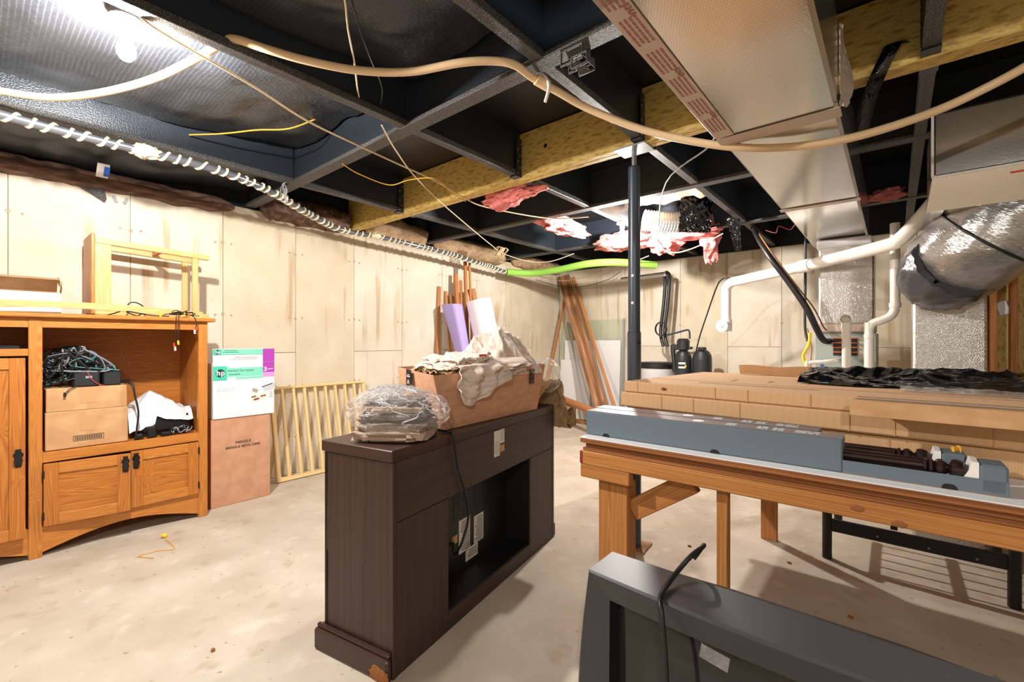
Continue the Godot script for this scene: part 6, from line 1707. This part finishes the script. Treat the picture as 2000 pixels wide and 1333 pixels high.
func make_tv():
	var o := thing("crt_television", "big dark grey tube television with a cord over it, in the foreground", "television", Vector3(-0.2, 0, -1.2))
	var x0 := -0.645
	var x1 := 0.24
	var zf := -1.055
	var T := 0.64
	# outer front loop (slightly bowed), inner loop round the screen, recessed loop
	var outer := func(t: float) -> Vector3:
		var c := [Vector2(x0 + 0.022, T), Vector2(x1 - 0.022, T), Vector2(x1, 0.02), Vector2(x0 - 0.01, 0.02)]
		var k := int(t) % 4
		var f := t - floorf(t)
		var p: Vector2 = (c[k] as Vector2).lerp(c[(k + 1) % 4], f)
		if k == 1 or k == 3: p.x += (0.018 if k == 1 else -0.018) * sin(f * PI)
		return Vector3(p.x, p.y, zf + 0.022 * sin(clampf((p.x - x0) / (x1 - x0), 0, 1) * PI))
	var inner := func(t: float, dz: float, sh: float) -> Vector3:
		var c := [Vector2(x0 + 0.082 + sh, T - 0.062 - sh), Vector2(x1 - 0.082 - sh, T - 0.062 - sh), Vector2(x1 - 0.088 - sh, 0.13 + sh), Vector2(x0 + 0.078 + sh, 0.13 + sh)]
		var k := int(t) % 4
		var f := t - floorf(t)
		var p: Vector2 = (c[k] as Vector2).lerp(c[(k + 1) % 4], f)
		return Vector3(p.x, p.y, zf - 0.012 - dz + 0.022 * sin(clampf((p.x - x0) / (x1 - x0), 0, 1) * PI))
	var b := MB.new()
	var N := 64
	var back := func(t: float, g: float) -> Vector3:
		var p: Vector3 = outer.call(t)
		return Vector3(lerpf(p.x, (x0 + x1) * 0.5, 0.0), p.y, zf - 0.135)
	for i in N:
		var t0 := 4.0 * i / N
		var t1 := 4.0 * (i + 1) / N
		if i == N - 1: t1 = 3.99999
		var a: Vector3 = outer.call(t0); var c: Vector3 = outer.call(t1)
		var cen2 := Vector3((x0 + x1) * 0.5, 0.33, zf)
		var a1 := a.move_toward(Vector3(cen2.x, cen2.y, a.z), 0.007); var c1 := c.move_toward(Vector3(cen2.x, cen2.y, c.z), 0.007)
		var a2 := a - Vector3(0, 0, 0.006); var c2 := c - Vector3(0, 0, 0.006)
		b.quad(a1, c1, inner.call(t1, 0.0, 0.0), inner.call(t0, 0.0, 0.0), Vector3(0, 0, 1))
		b.quad(a1, c1, c2, a2, Vector3(0, 0, 1) + ((a + c) * 0.5 - cen2).normalized())
		b.quad(a2, c2, back.call(t1, 0), back.call(t0, 0), (a + c) * 0.5 - Vector3((x0 + x1) * 0.5, 0.33, zf - 0.06))
	part(o, "front_housing", b, M.tv)
	b = MB.new()
	for i in N:
		var t0 := 4.0 * i / N
		var t1 := minf(4.0 * (i + 1) / N, 3.99999)
		b.quad(inner.call(t0, 0, 0), inner.call(t1, 0, 0), inner.call(t1, 0.03, 0.008), inner.call(t0, 0.03, 0.008), Vector3(0, 0, 1))
	part(o, "screen_surround", b, M.tv_black)
	b = MB.new()
	var sf := func(u: float, w: float) -> Vector3: return Vector3(lerpf(x0 + 0.082, x1 - 0.082, u), lerpf(0.135, T - 0.066, w), zf - 0.045 + 0.034 * sin(u * PI) * sin(w * PI) ** 0.5 * 0.8)
	b.sheet(24, 18, sf, 0.004, Vector3(0, 0, 1))
	part(o, "screen", b, M.tv_screen)
	# rear shell stepping down and narrowing
	b = MB.new()
	var A := [Vector3(x0 + 0.10, T - 0.012, zf - 0.136), Vector3(x1 - 0.06, T - 0.012, zf - 0.136), Vector3(x1 - 0.06, 0.03, zf - 0.136), Vector3(x0 + 0.10, 0.03, zf - 0.136)]
	var B := [Vector3(x0 + 0.14, T - 0.035, zf - 0.20), Vector3(x1 - 0.09, T - 0.035, zf - 0.20), Vector3(x1 - 0.09, 0.03, zf - 0.20), Vector3(x0 + 0.14, 0.03, zf - 0.20)]
	var C := [Vector3(x0 + 0.26, T - 0.16, zf - 0.46), Vector3(x1 - 0.22, T - 0.16, zf - 0.46), Vector3(x1 - 0.22, 0.03, zf - 0.46), Vector3(x0 + 0.26, 0.03, zf - 0.46)]
	for i in 4:
		var j := (i + 1) % 4
		var cen := Vector3((x0 + x1) * 0.5, 0.32, zf - 0.25)
		b.quad(A[i], A[j], B[j], B[i], (A[i] + A[j]) * 0.5 - cen); b.quad(B[i], B[j], C[j], C[i], (B[i] + B[j]) * 0.5 - cen)
	b.quad(C[0], C[1], C[2], C[3], Vector3(0, 0, -1))
	b.quad(back.call(0.0, 0), back.call(1.0, 0), back.call(2.0, 0), back.call(3.0, 0), Vector3(0, 0, -1))
	part(o, "rear_shell", b, M.tv_back)
	b = MB.new(); b.span(Vector3(x0 + 0.01, 0.0, zf - 0.45), Vector3(x1 - 0.01, 0.024, zf - 0.01), 0.006)
	part(o, "foot", b, M.tv_back)
	b = MB.new()
	var tp := [Vector3(-0.415, T + 0.02, -1.255), Vector3(-0.395, T + 0.055, -1.27), Vector3(-0.385, T + 0.068, -1.235), Vector3(-0.400, T + 0.055, -1.19), Vector3(-0.418, T + 0.028, -1.15), Vector3(-0.425, T + 0.012, -1.10), Vector3(-0.42, T + 0.006, -1.04), Vector3(-0.405, T - 0.02, -1.012), Vector3(-0.395, T - 0.10, -1.005), Vector3(-0.385, T - 0.22, -0.995), Vector3(-0.378, T - 0.36, -0.99), Vector3(-0.372, 0.02, -0.97)]
	b.tube(smooth(tp, 8), 0.006, 8)
	part(o, "power_cord", b, M.rubber)
	b = MB.new(); b.box(Vector3(-0.30, T - 0.082, zf + 0.014), Vector3(0.06, 0.03, 0.001), 0.0, Basis(Vector3(0, 0, 1), -0.15) * Basis(Vector3(1, 0, 0), -0.12))
	part(o, "plastic_film", b, M.clear_plastic)

func make_floor_bits():
	var o := thing("yellow_string", "thin yellow string with a bright yellow stub lying on the floor", "string", Vector3(-3.36, 0, -0.72))
	var b := MB.new(); b.tube(smooth([Vector3(-3.50, 0.006, -0.772), Vector3(-3.389, 0.004, -0.779), Vector3(-3.294, 0.004, -0.77), Vector3(-3.34, 0.004, -0.706), Vector3(-3.342, 0.004, -0.67), Vector3(-3.351, 0.004, -0.612), Vector3(-3.30, 0.004, -0.63), Vector3(-3.252, 0.004, -0.663)], 6), 0.0022, 5)
	part(o, "string", b, M.leaf_yellow)
	b = MB.new(); b.lathe([[0.001, 0], [0.013, 0.003], [0.012, 0.018], [0.007, 0.03], [0.001, 0.034]], 12, Transform3D(Basis(Vector3(1, 0, 0.3).normalized(), 1.35), Vector3(-3.535, 0.012, -0.79)))
	part(o, "stub", b, M.yellow)
	var k := 0
	for p in [Vector3(-2.1, 0, -0.62), Vector3(-1.9, 0, -0.35), Vector3(-0.85, 0, -2.3), Vector3(-0.15, 0, -2.55), Vector3(-0.45, 0, -2.95), Vector3(-0.95, 0, -2.8)]:
		b = MB.new(); b.blob(p + Vector3(0, 0.004, 0), Vector3(0.012, 0.005, 0.008), 0.4, noise(0.5, 300 + k), 10, 8)
		solo("dirt_crumb", ["small dark crumb on the floor below the yellow string", "tiny crumb on the floor left of the fireplace plinth", "small brown crumb on the floor between the table legs", "dark crumb in the shadow under the table", "brown leaf crumb beside the back table leg", "crumb on the floor right of the steel column's foot"][k], "debris", b, M.chipboard, "floor crumbs")
		k += 1

func _ready():
	rng.seed = 20
	# camera
	var cam := Camera3D.new()
	cam.name = "camera"
	cam.fov = 73.97
	cam.near = 0.05
	cam.position = Vector3(0, 1.25, 0)
	cam.rotation_degrees = Vector3(0, 40.13, 0)
	add_child(cam)
	cam.current = true
	# closed basement: the only light is from its bulbs
	var env := Environment.new()
	env.background_mode = Environment.BG_COLOR
	env.background_color = Color(0.02, 0.02, 0.02)
	env.tonemap_mode = Environment.TONE_MAPPER_LINEAR
	env.tonemap_exposure = 1.0
	env.sdfgi_enabled = true
	env.ssao_enabled = true
	env.ssil_enabled = true
	var we := WorldEnvironment.new()
	we.name = "world_environment"
	we.environment = env
	add_child(we)
	make_materials()
	lamp(Vector3(-2.34, 2.43, -0.39), 6.4, "glaring bare bulb between the joists above the oak cabinet")
	lamp(Vector3(-2.06, 2.33, -4.14), 5.6, "glaring bare bulb half hidden by the steel column")
	lamp(Vector3(0.75, 2.35, 1.1), 3.2, "bare bulb behind the camera on the right")
	make_walls()
	make_ceiling()
	make_column()
	make_ducts()
	make_plant()
	make_cabinet()
	make_boxes_by_cabinet()
	make_gate()
	make_fireplace()
	make_load()
	make_leaners()
	make_table()
	make_stand()
	make_tv()
	make_insulation()
	make_lines()
	make_floor_bits()
